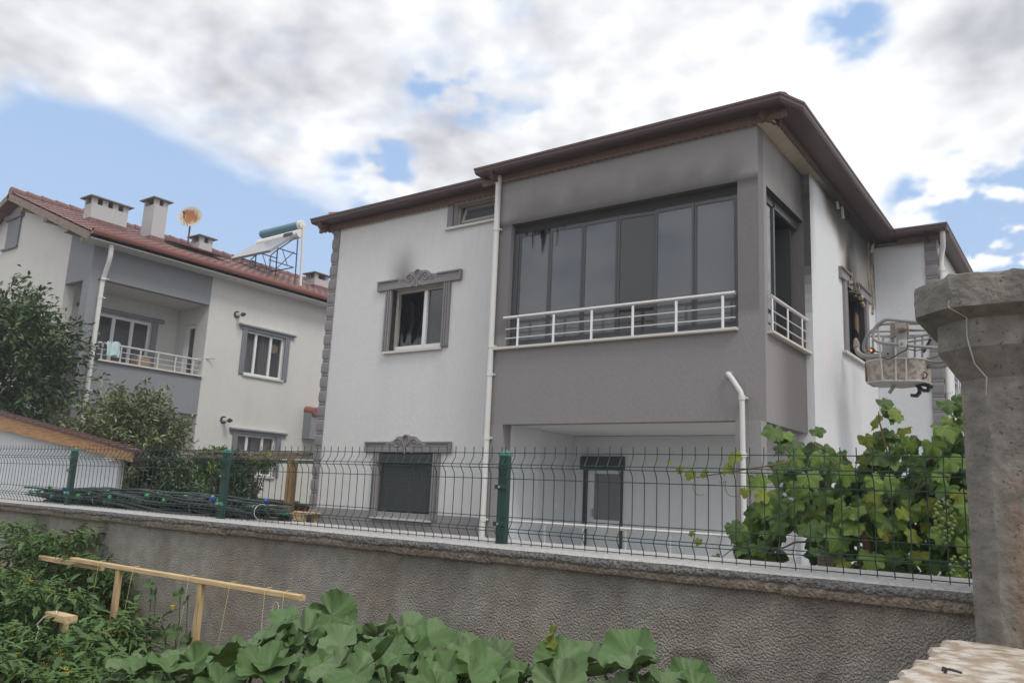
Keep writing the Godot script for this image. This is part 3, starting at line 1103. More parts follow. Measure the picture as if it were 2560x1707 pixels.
		for k in 5:
			edge.append([q[0] - q[1] * (0.17 + 0.17 * k) * rng.randf_range(0.7, 1.1), 5.93 - q[2] * (0.93 - 0.17 * k)])
		mb.prism(edge, front(-10.60), -0.004, 0.004)
	obj("melted_seal", mb, M.black, glaz)
	balustrade("balcony_railing", h, front(-10.45), -7.82, -3.89, 3.97, 4.455, [-7.53, -6.84, -6.15, -5.45, -4.76, -4.07], [4.265, 4.11])
	bx("balcony_sill", p3(-8.0, 3.93, -10.75), p3(-3.87, 3.972, -10.42), M.marble, h, Transform3D.IDENTITY, 0.008)
	balustrade("balcony_railing", h, side(-3.53), 10.84, 12.55, 3.97, 4.455, [10.88, 11.56, 12.26], [4.265, 4.11])
	bx("balcony_sill", p3(-3.80, 3.93, -12.66), p3(-3.49, 3.972, -10.80), M.marble, h, Transform3D.IDENTITY, 0.008)
	mb = MB.new()
	mb.box(Vector3(10.85, 3.98, -0.14), Vector3(10.90, 6.07, -0.09), SG)
	mb.box(Vector3(11.40, 3.98, -0.14), Vector3(11.47, 6.07, -0.09), SG)
	mb.box(Vector3(10.90, 3.98, -0.14), Vector3(11.40, 4.05, -0.09), SG)
	mb.box(Vector3(10.90, 5.95, -0.14), Vector3(12.60, 6.07, -0.09), SG)
	var sg := obj("side_glazing", mb, M.dark_alu, h)
	bx("pane", Vector3(10.89, 4.04, -0.118), Vector3(11.41, 5.96, -0.112), M.pane_clear, sg, SG)
	bx("folded_sash", p3(xg - 0.62, 4.0, -12.42), p3(xg - 0.14, 5.93, -12.38), M.charcoal, sg)
	# veranda below
	balustrade("veranda_railing", h, front(-10.60), -7.80, -3.93, 0.32, 1.20, [-7.66, -6.97, -6.29, -5.59, -4.90, -4.21], [0.86, 0.60])
	balustrade("veranda_railing", h, side(-3.66), 10.75, 12.5, 0.32, 1.20, [10.9, 11.5, 12.1], [0.92, 0.62])
	mb = MB.new()
	mb.box(p3(-7.655, 0.3, -12.96), p3(-7.59, 2.12, -12.86))
	mb.box(p3(-6.90, 0.3, -12.96), p3(-6.86, 2.12, -12.86))
	var door := obj("veranda_door", mb, M.charcoal, h)
	bx("shutter_box", p3(-7.70, 2.115, -12.95), p3(-6.83, 2.355, -12.80), M.charcoal, door, Transform3D.IDENTITY, 0.03)
	mb = MB.new()
	for q in [[-7.59, 0.32, -7.47, 2.11], [-6.935, 1.24, -6.90, 2.11], [-7.47, 0.32, -6.90, 1.24], [-7.47, 2.05, -6.935, 2.11]]:
		mb.box(p3(q[0], q[1], -12.98), p3(q[2], q[3], -12.92))
	obj("door_leaf", mb, M.white_pvc, door)
	bx("pane", p3(-7.475, 1.235, -12.957), p3(-6.93, 2.055, -12.951), M.pane_curtained, door)
	bx("door_handle", p3(-7.49, 1.28, -12.92), p3(-7.465, 1.42, -12.88), M.steel, door)
	bx("curtain", p3(-7.5, 0.4, -13.09), p3(-6.95, 2.1, -13.07), M.curtain, door)
	bx("light_switch", p3(-7.906, 1.40, -12.40), p3(-7.89, 1.50, -12.32), M.white_pvc, h)
	# burnt side window
	surround(h, S, 14.66, 16.12, 4.30, 5.57, M.grey_trim, false, true)
	mb = MB.new()
	mb.box(Vector3(14.68, 4.305, -0.16), Vector3(16.10, 4.345, -0.10), S)
	win = obj("burnt_window", mb, M.charcoal, h)
	for q in [[14.68, 4.345, 14.74, 5.56], [15.30, 4.345, 15.36, 5.56], [16.04, 4.345, 16.10, 5.56]]:
		bx("frame_post", Vector3(q[0], q[1], -0.16), Vector3(q[2], q[3], -0.10), M.charcoal, win, S)
	win.set_meta("label", "burnt out side window with ragged charred lintel")
	mb = MB.new()
	mb.prism([[15.80, 4.95], [15.98, 4.88], [16.03, 5.02], [16.01, 5.22], [15.88, 5.28], [15.82, 5.14]], S, -0.11, -0.08)
	obj("peeled_panel", mb, M.stem_brown, win)
	mb = MB.new()
	mb.box(Vector3(14.661, 4.301, -0.245), Vector3(14.668, 5.569, -0.004), S)
	mb.box(Vector3(16.112, 4.301, -0.245), Vector3(16.119, 5.569, -0.004), S)
	mb.box(Vector3(14.67, 5.562, -0.245), Vector3(16.11, 5.569, -0.004), S)
	obj("dark_reveal", mb, M.soot_black, h)
	bx("window_sill", Vector3(14.36, 4.255, -0.2), Vector3(16.28, 4.30, 0.07), M.marble, h, S)
	# peeled plaster strips near the inner corner, broken eave trim
	for q in [[16.62, 7.0, 16.55, 5.65, 0.035], [16.98, 6.95, 16.78, 5.45, 0.05]]:
		mb = MB.new()
		for k in 14:
			var t := k / 13.0
			var u: float = lerpf(q[0], q[2], t) + 0.05 * sin(t * 9.0)
			var w: float = q[4] * (0.5 + absf(sin(t * 7.0 + q[0])))
			var t2 := (k + 1) / 13.0
			var u2: float = lerpf(q[0], q[2], t2) + 0.05 * sin(t2 * 9.0)
			var y: float = lerpf(q[1], q[3], t)
			var y2: float = lerpf(q[1], q[3], minf(t2, 1.0))
			mb.prism([[u - w, y], [u + w, y], [u2 + w, y2 - 0.01], [u2 - w, y2 - 0.01]], S, -0.01, 0.012 + 0.01 * (k % 2))
		obj("peeled_plaster", mb, M.brown_mortar, h)
	bx("hanging_trim", p3(-0.02, -0.22, -0.012), p3(0.02, 0.0, 0.012), M.soffit, h, Transform3D(Basis(Vector3(1, 0, 0), 0.3), p3(-3.39, 6.88, -14.35)))
	bx("hanging_trim", p3(-0.02, -0.15, -0.012), p3(0.02, 0.0, 0.012), M.soffit, h, Transform3D(Basis(Vector3(1, 0, 0), 0.6), p3(-3.40, 6.88, -14.05)))
	bx("hanging_trim", p3(-0.02, -0.34, -0.012), p3(0.02, 0.0, 0.012), M.soffit, h, Transform3D(Basis(Vector3(1, 0, 0), -0.7), p3(-3.38, 6.88, -16.75)))
	# corner mouldings
	quoins(h, -12.68, zf, 1.0, 0.05, 6.86, 0.17)
	quoins(h, -2.33, zw, -1.0, 0.05, 6.86, 0.19)
	# wing window with a grille on the far side
	win = casement(h, side(-2.33), 18.76, 3.01, 20.39, 4.44, [19.3, 19.85], -0.08, M.white_pvc, M.pane_clear, "wing_window")
	mb = MB.new()
	for k in 7:
		mb.tube([p3(-2.27, 3.0, -18.8 - 0.26 * k), p3(-2.27, 4.46, -18.8 - 0.26 * k)], 0.012, 6)
	for y in [3.2, 3.75, 4.3]:
		mb.tube([p3(-2.27, y, -18.74), p3(-2.27, y, -20.42)], 0.012, 6)
	obj("window_grille", mb, M.rail_alu, win)
	# pipes
	downpipe("rain_pipe", [p3(-8.06, 6.98, -10.43), p3(-8.05, 4.0, -10.43), p3(-8.04, 0.12, -10.43)], 0.050, [p3(-8.06, 6.90, -10.43), p3(-8.055, 6.02, -10.43), p3(-8.05, 4.0, -10.43), p3(-8.05, 3.53, -10.43), p3(-8.045, 2.49, -10.43), p3(-8.04, 1.2, -10.43)], h)
	downpipe("outlet_pipe", [p3(-4.0, 3.34, -10.55), p3(-3.99, 3.33, -10.42), p3(-3.93, 3.27, -10.40), p3(-3.81, 3.08, -10.40), p3(-3.79, 3.02, -10.40), p3(-3.785, 1.5, -10.42), p3(-3.785, 0.1, -10.42)], 0.035, [p3(-3.79, 3.0, -10.40), p3(-3.785, 2.25, -10.41)], h)
	downpipe("rain_pipe", [p3(-2.16, 7.0, -16.9), p3(-2.18, 6.72, -17.0), p3(-2.26, 6.5, -17.24), p3(-2.26, 0.1, -17.24)], 0.05, [p3(-2.26, 6.3, -17.24), p3(-2.26, 3.9, -17.24), p3(-2.26, 3.55, -17.24)], h)
	house_roof(h)


func house_roof(h: Node3D) -> void:
	var path := [Vector2(-13.1, -22.3), Vector2(-13.1, -10.55), Vector2(-8.33, -10.55)]
	var path2 := [Vector2(-8.42, -10.9), Vector2(-8.42, -10.17), Vector2(-3.14, -10.16), Vector2(-2.95, -10.62), Vector2(-2.98, -16.70), Vector2(-2.05, -16.72), Vector2(-2.05, -22.3)]
	var prof := [[0.0, 0.0], [0.0, -0.035], [-0.012, -0.042], [-0.016, -0.085], [-0.035, -0.118], [-0.06, -0.128], [-0.125, -0.128], [-0.125, 0.0], [-0.105, 0.0], [-0.105, -0.06], [-0.02, -0.06], [-0.02, 0.0]]
	var gut: MeshInstance3D
	for p in [path, path2]:
		var mb := MB.new()
		mb.sweep(p, EAVE, prof)
		gut = obj("gutter", mb, M.gutter_brown, h)
	# scalloped boards hang behind the gutters
	for p in [path, path2]:
		var mb := MB.new()
		for k in p.size() - 1:
			var a: Vector2 = p[k]
			var b: Vector2 = p[k + 1]
			var d := (b - a).normalized()
			var nn := Vector2(-d.y, d.x)
			var L := a.distance_to(b)
			var cnt := maxi(4, int(L / 0.02))
			for q in cnt:
				var s0 := L * q / cnt
				var s1 := L * (q + 1) / cnt
				var pt: Array[Vector3] = []
				for s in [s0, s1]:
					var g: Vector2 = a + d * s - nn * (0.36 if p == path2 and absf(d.y) > 0.9 else 0.27)
					var wave := 0.022 * absf(sin(PI * s / 0.125))
					pt.append(p3(g.x, EAVE - 0.235 - wave, g.y))
					pt.append(p3(g.x, EAVE - 0.10, g.y))
				var back := p3(-nn.x, 0, -nn.y) * 0.02
				mb.col = Color(1, 1, 1) * (lerpf(0.75, 0.10, smooth(11.6, 13.8, -pt[0].z)) if p == path2 and absf(d.y) > 0.9 else 0.9)
				mb.quad(pt[0], pt[2], pt[3], pt[1])
				mb.quad(pt[0] + back, pt[1] + back, pt[3] + back, pt[2] + back)
				mb.quad(pt[0], pt[2], pt[2] + back, pt[0] + back)
		obj("scalloped_board", mb, M.eave_board, h)
	for p in [path, path2]:
		var pl := MB.new()
		pl.sweep(p, EAVE - 0.10, [[-0.11, 0.0], [-0.11, -0.015], [-0.38, -0.015], [-0.38, 0.0]])
		obj("eave_plate", pl, M.gutter_brown, h)
	# soffit, sooty along the side
	var mb := MB.new()
	var y := 6.875
	for q in [[-12.84, -22.1, -12.6, -10.82], [-12.6, -11.0, -8.0, -10.82], [-8.16, -10.6, -3.7, -10.43], [-3.7, -16.98, -3.34, -10.43], [-3.5, -17.2, -2.31, -16.96], [-2.45, -22.1, -2.31, -17.2]]:
		var nx := maxi(2, int((q[2] - q[0]) / 0.2))
		var nz := maxi(2, int((q[3] - q[1]) / 0.2))
		var at := mb.v.size()
		for i in nx + 1:
			for j in nz + 1:
				var x: float = lerpf(q[0], q[2], float(i) / nx)
				var z: float = lerpf(q[1], q[3], float(j) / nz)
				var s := smooth(11.2, 14.0, -z + 0.3 * soot_noise.get_noise_2d(x * 2, z)) * smooth(-4.0, -3.7, x) * smooth(17.6, 16.9, -z) * 0.97
				mb.vertc(p3(x, y, z), Vector3.DOWN, soot_mix(1.0, s, 0.6 * (1.0 - s)))
		for i in nx:
			for j in nz:
				var k := at + i * (nz + 1) + j
				mb.tri(k, k + nz + 2, k + 1)
				mb.tri(k, k + nz + 1, k + nz + 2)
	obj("soffit", mb, M.soffit, h)
	# hipped roof: the four slopes, with strips carried out over the balcony and the wing
	mb = MB.new()
	var ya := EAVE - 0.02
	var a := p3(-13.02, ya, -10.63)
	var b := p3(-3.03, ya, -10.63)
	var c := p3(-3.03, ya, -22.2)
	var d := p3(-13.02, ya, -22.2)
	var r0 := p3(-8.02, ya + 1.5, -15.6)
	var r1 := p3(-8.02, ya + 1.5, -17.2)
	mb.face(a, b, r0)
	mb.quad(b, c, r1, r0)
	mb.face(c, d, r1)
	mb.quad(d, a, r0, r1)
	mb.quad(p3(-8.36, ya, -10.22), p3(-3.2, ya, -10.22), p3(-3.2, ya + 0.41, -12.0), p3(-8.36, ya + 0.41, -12.0))
	mb.face(p3(-8.36, ya, -10.22), p3(-8.36, ya + 0.41, -12.0), p3(-8.36, ya, -12.0))
	mb.quad(p3(-2.1, ya, -16.8), p3(-2.1, ya, -22.2), p3(-4.2, ya + 0.12, -22.2), p3(-4.2, ya + 0.12, -16.8))
	mb.face(p3(-2.1, ya, -16.8), p3(-4.2, ya + 0.12, -16.8), p3(-4.2, ya, -16.8))
	mb.quad(a + Vector3.DOWN * 0.03, d + Vector3.DOWN * 0.03, c + Vector3.DOWN * 0.03, b + Vector3.DOWN * 0.03)
	var roof := obj("roof", mb, M.tile_orange, h)
	for q in [[p3(-12.80, ya + 0.04, -10.80), r0], [p3(-3.22, ya + 0.05, -10.52), r0], [c, r1], [r0, r1]]:
		var n := int(q[0].distance_to(q[1]) / 0.36)
		var cap := MB.new()
		cap.tube([Vector3.ZERO, Vector3(0, 0, -0.2), Vector3(0, 0, -0.40)], [0.115, 0.105, 0.09], 10)
		var cm := cap.moved(Vector3.ZERO)
		for k in n:
			var p: Vector3 = q[0].lerp(q[1], (k + 0.0) / n) + Vector3.UP * 0.03
			inst("hip_tile", cm, M.tile_orange, roof, Transform3D(Basis.looking_at(q[1] - q[0]), p))


# ---------------------------------------------------------------- the pale house beyond
func paint_cream(p: Vector3) -> Color:
	var u := p.x + p.z
	var s := 0.03 * smooth(0.0, 0.5, soot_noise.get_noise_2d(u * 2.4, p.y * 0.14 + 7.0)) + 0.03 * smooth(-0.1, 0.4, soot_noise.get_noise_2d(u * 0.6, p.y * 0.6 + 50.0))
	s += 0.10 * smooth(1.2, 0.0, p.y)
	return Color(1.0 - s, 1.0 - s * 1.05, 1.0 - s * 1.2)


func pale_house() -> void:
	var h := thing("pale_house", "cream and slate grey two storey house with a red tiled roof behind the shed", "house", p3(-23, 0, -14))
	var zf := -9.06
	var xs := -19.0
	var xb := -20.4
	var S := side(xs)
	var F := front(zf)
	var ridge := -23.35
	var slope := 0.386
	var mb := MB.new()
	# long wall: the balcony bay runs from 9.06 to 12.265, the plain wall beyond it
	wall(mb, S, 12.265, 0, 20.0, 7.16, [[13.51, 4.54, 14.82, 5.78], [13.55, 1.80, 14.85, 2.92]], 0.25, 0.25, paint_cream)
	# gable wall with its peak
	wall(mb, F, -27.7, 0, -20.2, 7.1, [[-26.2, 5.0, -25.0, 6.1], [-23.4, 4.6, -22.1, 5.75]], 0.25, 0.25, paint_cream)
	mb.prism([[-27.7, 7.102], [-20.2, 7.102], [-20.2, 7.64], [ridge, 8.86], [-27.7, 7.2]], F, -0.25, 0.0)
	wall(mb, Transform3D(Basis(Vector3(0, 0, 1), Vector3.UP, Vector3(-1, 0, 0)), p3(-27.703, 0, 0)), -20.0, 0, -9.1, 7.1, [], 0.25)
	wall(mb, Transform3D(Basis(Vector3(-1, 0, 0), Vector3.UP, Vector3(0, 0, -1)), p3(0, 0, -20.0)), 19.0, 0, 27.7, 7.1, [], 0.25)
	obj("cream_wall", mb, M.cream_plaster, h)
	mb = MB.new()
	# recessed walls of the two balconies
	wall(mb, side(xb), 9.35, 0, 12.26, 6.2, [[10.05, 4.30, 11.52, 5.70], [10.3, 1.0, 11.6, 2.6]], 0.2)
	wall(mb, front(-12.262), -20.4, 0, -19.26, 6.2, [[-19.98, 4.2, -19.52, 5.74], [-19.98, 1.0, -19.52, 2.9]], 0.2)
	mb.box(p3(-19.26, 0, -12.30), p3(-19.012, 6.2, -12.262))
	mb.box(p3(xb, 6.20, -12.26), p3(-19.2, 6.3, -9.25))
	mb.box(p3(xb, 3.14, -12.26), p3(-19.2, 3.3, -9.25))
	mb.box(p3(-27.4, 2.9, -19.7), p3(-20.65, 3.1, -9.4))
	mb.box(p3(-27.4, 6.9, -19.7), p3(-19.3, 7.05, -9.4))
	mb.box(p3(-20.65, 2.9, -19.7), p3(-19.3, 3.1, -12.5))
	obj("recess_wall", mb, M.cream_plaster, h)
	mb = MB.new()
	# slate coloured bands and the corner column
	wall(mb, S, 9.26, 6.21, 12.262, 7.16, [], 0.2)
	wall(mb, F, -20.2, 6.16, -19.0, 7.12, [], 0.2)
	mb.prism([[-20.2, 7.122], [-19.0, 7.122], [-19.0, 7.18], [-20.2, 7.64]], F, -0.2, 0.0)
	wall(mb, S, 9.26, 3.28, 12.262, 4.27, [], 0.2)
	wall(mb, F, -20.2, 3.24, -19.0, 4.265, [], 0.2)
	wall(mb, S, 9.26, 0, 12.262, 1.63, [], 0.2)
	wall(mb, F, -20.2, 0, -19.0, 1.63, [], 0.2)
	for y in [[1.63, 3.25], [4.25, 6.16]]:
		mb.box(p3(-19.33, y[0], -9.40), p3(-19.002, y[1], -9.062))
	obj("slate_wall", mb, M.slate_plaster, h)
	for y in [4.27, 1.63]:
		bx("balcony_sill", p3(-19.2, y, -12.27), p3(-18.93, y + 0.04, -9.44), M.marble, h)
		bx("balcony_sill", p3(-20.25, y, -9.25), p3(-19.36, y + 0.04, -8.99), M.marble, h)
		balustrade("balcony_railing", h, side(-19.08), 9.46, 12.25, y + 0.04, y + 0.45, [9.62, 10.08, 10.58, 11.05, 11.53, 12.03], [y + 0.30, y + 0.17], 0.026)
		balustrade("balcony_railing", h, front(-9.14), -20.15, -19.40, y + 0.04, y + 0.45, [-20.05, -19.62], [y + 0.30, y + 0.17], 0.026)
	# windows on the long wall
	for q in [[13.51, 4.54, 14.82, 5.78, "upper_window"], [13.55, 1.80, 14.85, 2.92, "lower_window"]]:
		var w := casement(h, S, q[0] + 0.01, q[1] + 0.01, q[2] - 0.01, q[3] - 0.01, [q[0] + 0.36, q[0] + 0.87], -0.06, M.white_pvc, M.pane_clear, q[4], 0.055)
		mb = MB.new()
		for k in 2:
			var a: float = q[0] + (0.1 if k == 0 else 0.62)
			for e in 8:
				mb.box(Vector3(a + 0.05 * e, q[1] + 0.06, -0.22 + 0.015 * (e % 2)), Vector3(a + 0.05 * e + 0.05, q[3] - 0.06, -0.20 + 0.015 * (e % 2)), S)
		obj("curtain", mb, M.curtain if q[1] < 3 else M.blind, w)
		var sun := MB.new()
		sun.lathe([[0.0, 0.008], [0.13, 0.008], [0.13, -0.008], [0.0, -0.008]], Transform3D(Basis(Vector3.FORWARD, Vector3.RIGHT, Vector3.UP), p3(xs - 0.12, q[1] + 0.88, -(q[2] - 0.26))), 18)
		obj("round_ornament", sun, M.ornament_yellow, w)
		mb = MB.new()
		mb.box(Vector3(q[0] - 0.24, q[3], -0.01), Vector3(q[2] + 0.28, q[3] + 0.07, 0.05), S)
		mb.soft_box(Vector3(q[0] - 0.28, q[3] + 0.07, -0.012), Vector3(q[2] + 0.32, q[3] + 0.125, 0.11), 0.02, S)
		var lin := obj("window_lintel", mb, M.slate_trim, h)
		bx("lintel_cap", Vector3(q[0] - 0.28, q[3] + 0.127, -0.01), Vector3(q[2] + 0.32, q[3] + 0.145, 0.10), M.cream_plaster, lin, S)
		for e in [[q[0] - 0.15, q[0]], [q[2], q[2] + 0.17]]:
			mb = MB.new()
			mb.box(Vector3(e[0], q[1] - 0.02, -0.01), Vector3(e[1], q[3] - 0.002, 0.025), S)
			for k in 3:
				var ww: float = (e[1] - e[0]) / 3
				mb.soft_box(Vector3(e[0] + ww * k + 0.006, q[1], 0.0), Vector3(e[0] + ww * (k + 1) - 0.006, q[3] - 0.01, 0.05), 0.01, S)
			obj("window_jamb", mb, M.slate_trim, h)
		bx("window_sill", Vector3(q[0] - 0.02, q[1] - 0.045, -0.2), Vector3(q[2] + 0.04, q[1] - 0.002, 0.06), M.marble, h, S)
	# balcony doors and windows
	var fw := casement(h, side(xb), 10.06, 4.31, 11.51, 5.69, [10.5, 11.0], -0.04, M.white_pvc, M.pane_clear, "balcony_window", 0.07)
	mb = MB.new()
	for k in 26:
		mb.box(Vector3(10.1, 4.36 + 0.05 * k, -0.16), Vector3(11.47, 4.40 + 0.05 * k, -0.145), side(xb))
	obj("blind", mb, M.blind, fw)
	mb = MB.new()
	mb.soft_box(Vector3(9.5, 5.72, -0.01), Vector3(11.82, 5.82, 0.09), 0.02, side(xb))
	mb.box(Vector3(11.53, 4.2, -0.01), Vector3(11.68, 5.72, 0.045), side(xb))
	obj("window_lintel", mb, M.slate_trim, h)
	casement(h, front(-12.262), -19.975, 3.35, -19.525, 5.735, [], -0.05, M.white_pvc, M.pane_clear, "balcony_door", 0.09)
	casement(h, front(-12.262), -19.975, 1.0, -19.525, 2.895, [], -0.05, M.white_pvc, M.pane_clear, "balcony_door", 0.09)
	casement(h, side(xb), 10.31, 1.01, 11.59, 2.59, [10.95], -0.05, M.white_pvc, M.pane_clear, "balcony_window", 0.07)
	# gable windows
	for q in [[-26.2, 5.0, -25.0, 6.1], [-23.4, 4.6, -22.1, 5.75]]:
		casement(h, F, q[0] + 0.01, q[1] + 0.01, q[2] - 0.01, q[3] - 0.01, [(q[0] + q[2]) / 2], -0.05, M.white_pvc, M.pane_clear, "gable_window")
		mb = MB.new()
		mb.soft_box(Vector3(q[0] - 0.2, q[3], -0.01), Vector3(q[2] + 0.2, q[3] + 0.12, 0.09), 0.02, F)
		mb.box(Vector3(q[0] - 0.15, q[1], -0.01), Vector3(q[0], q[3], 0.04), F)
		mb.box(Vector3(q[2], q[1], -0.01), Vector3(q[2] + 0.15, q[3], 0.04), F)
		obj("window_lintel", mb, M.slate_trim, h)
	mb = MB.new()
	mb.box(p3(-24.02, 7.58, zf - 0.01), p3(-23.36, 8.36, zf + 0.008))
	var att := obj("attic_niche", mb, M.slate_plaster, h)
	mb = MB.new()
	mb.soft_box(p3(-24.1, 8.38, zf - 0.01), p3(-23.10, 8.52, zf + 0.10), 0.02)
	mb.box(p3(-23.36, 7.56, zf - 0.01), p3(-23.20, 8.38, zf + 0.05))
	mb.box(p3(-24.1, 7.53, zf - 0.01), p3(-23.2, 7.58, zf + 0.07))
	obj("attic_frame", mb, M.slate_trim, att)
	# flue pipes
	for q in [[6.13, 13.12], [3.23, 13.06]]:
		var fl := tb("flue_pipe", [p3(xs - 0.02, q[0], -q[1]), p3(xs + 0.26, q[0] - 0.02, -q[1])], 0.052, M.pvc, h, 12)
		tb("flue_end", [p3(xs + 0.26, q[0] - 0.02, -q[1]), p3(xs + 0.30, q[0] - 0.022, -q[1]), p3(xs + 0.38, q[0] - 0.026, -q[1])], [0.058, 0.056, 0.03], M.charcoal, fl, 10)
		tb("flue_rosette", [p3(xs - 0.005, q[0], -q[1]), p3(xs + 0.02, q[0], -q[1])], 0.10, M.charcoal, fl, 14)
	# small hooded box with a red tile on the wall
	bx("wall_box", p3(xs, 2.95, -16.45), p3(xs + 0.35, 3.72, -15.75), M.slate_plaster, h)
	mb = MB.new()
	for k in 3:
		mb.tube([p3(xs, 3.80, -15.85 - 0.25 * k), p3(xs + 0.42, 3.74, -15.85 - 0.25 * k)], 0.12, 10)
	obj("hood_tile", mb, M.tile_orange, h)
	# rain pipe at the corner
	downpipe("rain_pipe", [p3(-18.62, 7.16, -9.25), p3(-18.62, 6.75, -9.27), p3(-18.72, 6.55, -9.3), p3(-18.92, 6.22, -9.33), p3(-18.94, 6.05, -9.33), p3(-18.94, 0.1, -9.33)], 0.055, [p3(-18.62, 7.05, -9.25), p3(-18.90, 6.2, -9.33), p3(-18.94, 5.75, -9.33), p3(-18.94, 4.6, -9.33), p3(-18.94, 3.55, -9.33), p3(-18.94, 2.2, -9.33)], h)
	pale_roof(h, ridge, slope)


func pale_roof(h: Node3D, ridge: float, slope: float) -> void:
	var z0 := -8.72
	var z1 := -20.3
	var top := 9.0
	var mb := MB.new()
	for s in [1.0, -1.0]:
		var e := p3(ridge + s * 4.85, top - 4.85 * slope, z0)
		var q := [p3(ridge, top - 0.02, z0), p3(ridge, top - 0.02, z1), p3(e.x, e.y - 0.02, z1), p3(e.x, e.y - 0.02, z0)]
		var dn := Vector3(0, -0.10, 0)
		if s > 0:
			mb.quad(q[0], q[3], q[2], q[1])
		else:
			mb.quad(q[0], q[1], q[2], q[3])
		mb.quad(q[0] + dn, q[1] + dn, q[2] + dn, q[3] + dn)
		mb.quad(q[3], q[3] + dn, q[2] + dn, q[2])
		mb.quad(q[0], q[0] + dn, q[3] + dn, q[3])
		mb.quad(q[1], q[2], q[2] + dn, q[1] + dn)
	var roof := obj("roof", mb, M.roof_red, h)
	# verge boards and purlin ends
	mb = MB.new()
	for s in [1.0, -1.0]:
		var ang: float = atan(slope) * -s
		var L := 4.85 / cos(atan(slope))
		mb.box(Vector3(0 if s > 0 else -L, -0.20, -0.03), Vector3(L if s > 0 else 0.0, -0.04, 0.0), Transform3D(Basis(Vector3(0, 0, 1), ang), p3(ridge, top, z0 + 0.04)))
	obj("verge_board", mb, M.old_wood, roof)
	for u in [0.9, 2.4, 3.6, 4.45]:
		var y: float = top - u * slope - 0.30
		bx("purlin_end", p3(ridge + u - 0.09, y, -9.05), p3(ridge + u + 0.09, y + 0.14, z0 + 0.02), M.old_wood, roof)
	# tiles of the slope that is seen: rows of rolled tiles, each row stepped over the next
	mb = MB.new()
	var rows := 15
	var cols := 46
	var dx := 4.74 / rows
	var dz := (z0 - z1) / cols
	for r in rows:
		var xa := ridge + dx * r
		var xb := xa + dx * 1.06
		for q in cols:
			var base := 0.012 * rng.randf() + 0.018
			mb.col = Color(1, 1, 1) * rng.randf_range(0.82, 1.1)
			var za := z0 - dz * q
			var pa: Array[Vector3] = []
			var pb: Array[Vector3] = []
			for e in 5:
				var t := e / 4.0
				var bump := 0.030 * sin(PI * t)
				pa.append(p3(xa, top - (xa - ridge) * slope + base * 0.3 + bump, za - dz * t))
				pb.append(p3(xb, top - (xb - ridge) * slope + base * 0.6 + 0.012 + bump, za - dz * t))
			for e in 4:
				mb.quad(pa[e], pb[e], pb[e + 1], pa[e + 1])
				mb.quad(pb[e], pb[e] + Vector3(0, -0.03, 0), pb[e + 1] + Vector3(0, -0.03, 0), pb[e + 1])
	mb.col = Color(1, 1, 1)
	obj("roof_tiles", mb, M.roof_red, roof, "stuff")
	mb = MB.new()
	var n := 30
	for k in n:
		mb.tube([p3(ridge, top + 0.03, lerpf(z0, z1, float(k) / n)), p3(ridge, top + 0.02, lerpf(z0, z1, (k + 1.1) / n))], [0.14, 0.115], 10)
	obj("ridge_tiles", mb, M.roof_red, roof)
	mb = MB.new()
	mb.sweep([Vector2(-18.38, z0 + 0.02), Vector2(-18.38, z1)], 7.20, [[0.0, 0.0], [0.0, -0.06], [-0.03, -0.115], [-0.09, -0.13], [-0.12, -0.10], [-0.12, 0.0], [-0.10, 0.0], [-0.10, -0.07], [-0.02, -0.05], [-0.02, 0.0]])
	obj("gutter", mb, M.gutter_red, h)
	bx("eave_board", p3(-18.53, 6.98, z1), p3(-18.50, 7.12, z0), M.chimney_plaster, h)
	bx("eave_soffit", p3(-19.02, 6.98, z1), p3(-18.53, 7.0, z0), M.cream_plaster, h)
	# chimneys: each a shaft with vents under a slab
	var list := [[-21.2, -10.28, 0.40, 0.98, 8.80, 3, "wide plastered chimney"], [-21.28, -11.68, 0.56, 0.40, 9.32, 1, "tall square chimney"], [-21.22, -13.2, 0.44, 0.42, 8.66, 1, "short chimney"], [-21.3, -17.70, 0.48, 0.60, 8.66, 1, "far chimney"]]
	for q in list:
		var x: float = q[0]
		var z: float = q[1]
		var a: float = q[2] / 2
		var b: float = q[3] / 2
		var yt: float = q[4]
		mb = MB.new()
		mb.box(p3(x - a, 7.6, z - b), p3(x + a, yt - 0.16, z + b))
		var nb: int = q[5]
		for sx in [-1, 1]:
			for k in nb + 1:
				var zc := lerpf(z - b + 0.07, z + b - 0.07, float(k) / nb)
				mb.box(p3(x + sx * a - (0.07 if sx > 0 else 0.0), yt - 0.16, zc - 0.07), p3(x + sx * a + (0.0 if sx > 0 else 0.07), yt, zc + 0.07))
		var ch := obj("chimney", mb, M.chimney_plaster, h)
		mb = MB.new()
		mb.box(p3(x - a + 0.08, yt - 0.15, z - b + 0.08), p3(x + a - 0.08, yt - 0.10, z + b - 0.08))
		obj("flue_opening", mb, M.soot_black, ch)
		mb = MB.new()
		var o := 0.10
		mb.box(p3(x - a - o, yt, z - b - o), p3(x + a + o, yt + 0.03, z + b + o))
		var c4 := [p3(x - a - o, yt + 0.03, z + b + o), p3(x + a + o, yt + 0.03, z + b + o), p3(x + a + o, yt + 0.03, z - b - o), p3(x - a - o, yt + 0.03, z - b - o)]
		var w := maxf(b - a, 0.0)
		var t0 := p3(x, yt + 0.10, z + w)
		var t1 := p3(x, yt + 0.10, z - w)
		mb.face(c4[0], c4[1], t0)
		mb.quad(c4[1], c4[2], t1, t0)
		mb.face(c4[2], c4[3], t1)
		mb.quad(c4[3], c4[0], t0, t1)
		obj("chimney_cap", mb, M.chimney_cap, ch)
		mb = MB.new()
		var yb := top - (x + a - ridge) * slope
		mb.box(p3(x - a - 0.02, yb - 0.1, z - b - 0.02), p3(x + a + 0.02, yb + 0.15, z + b + 0.02))
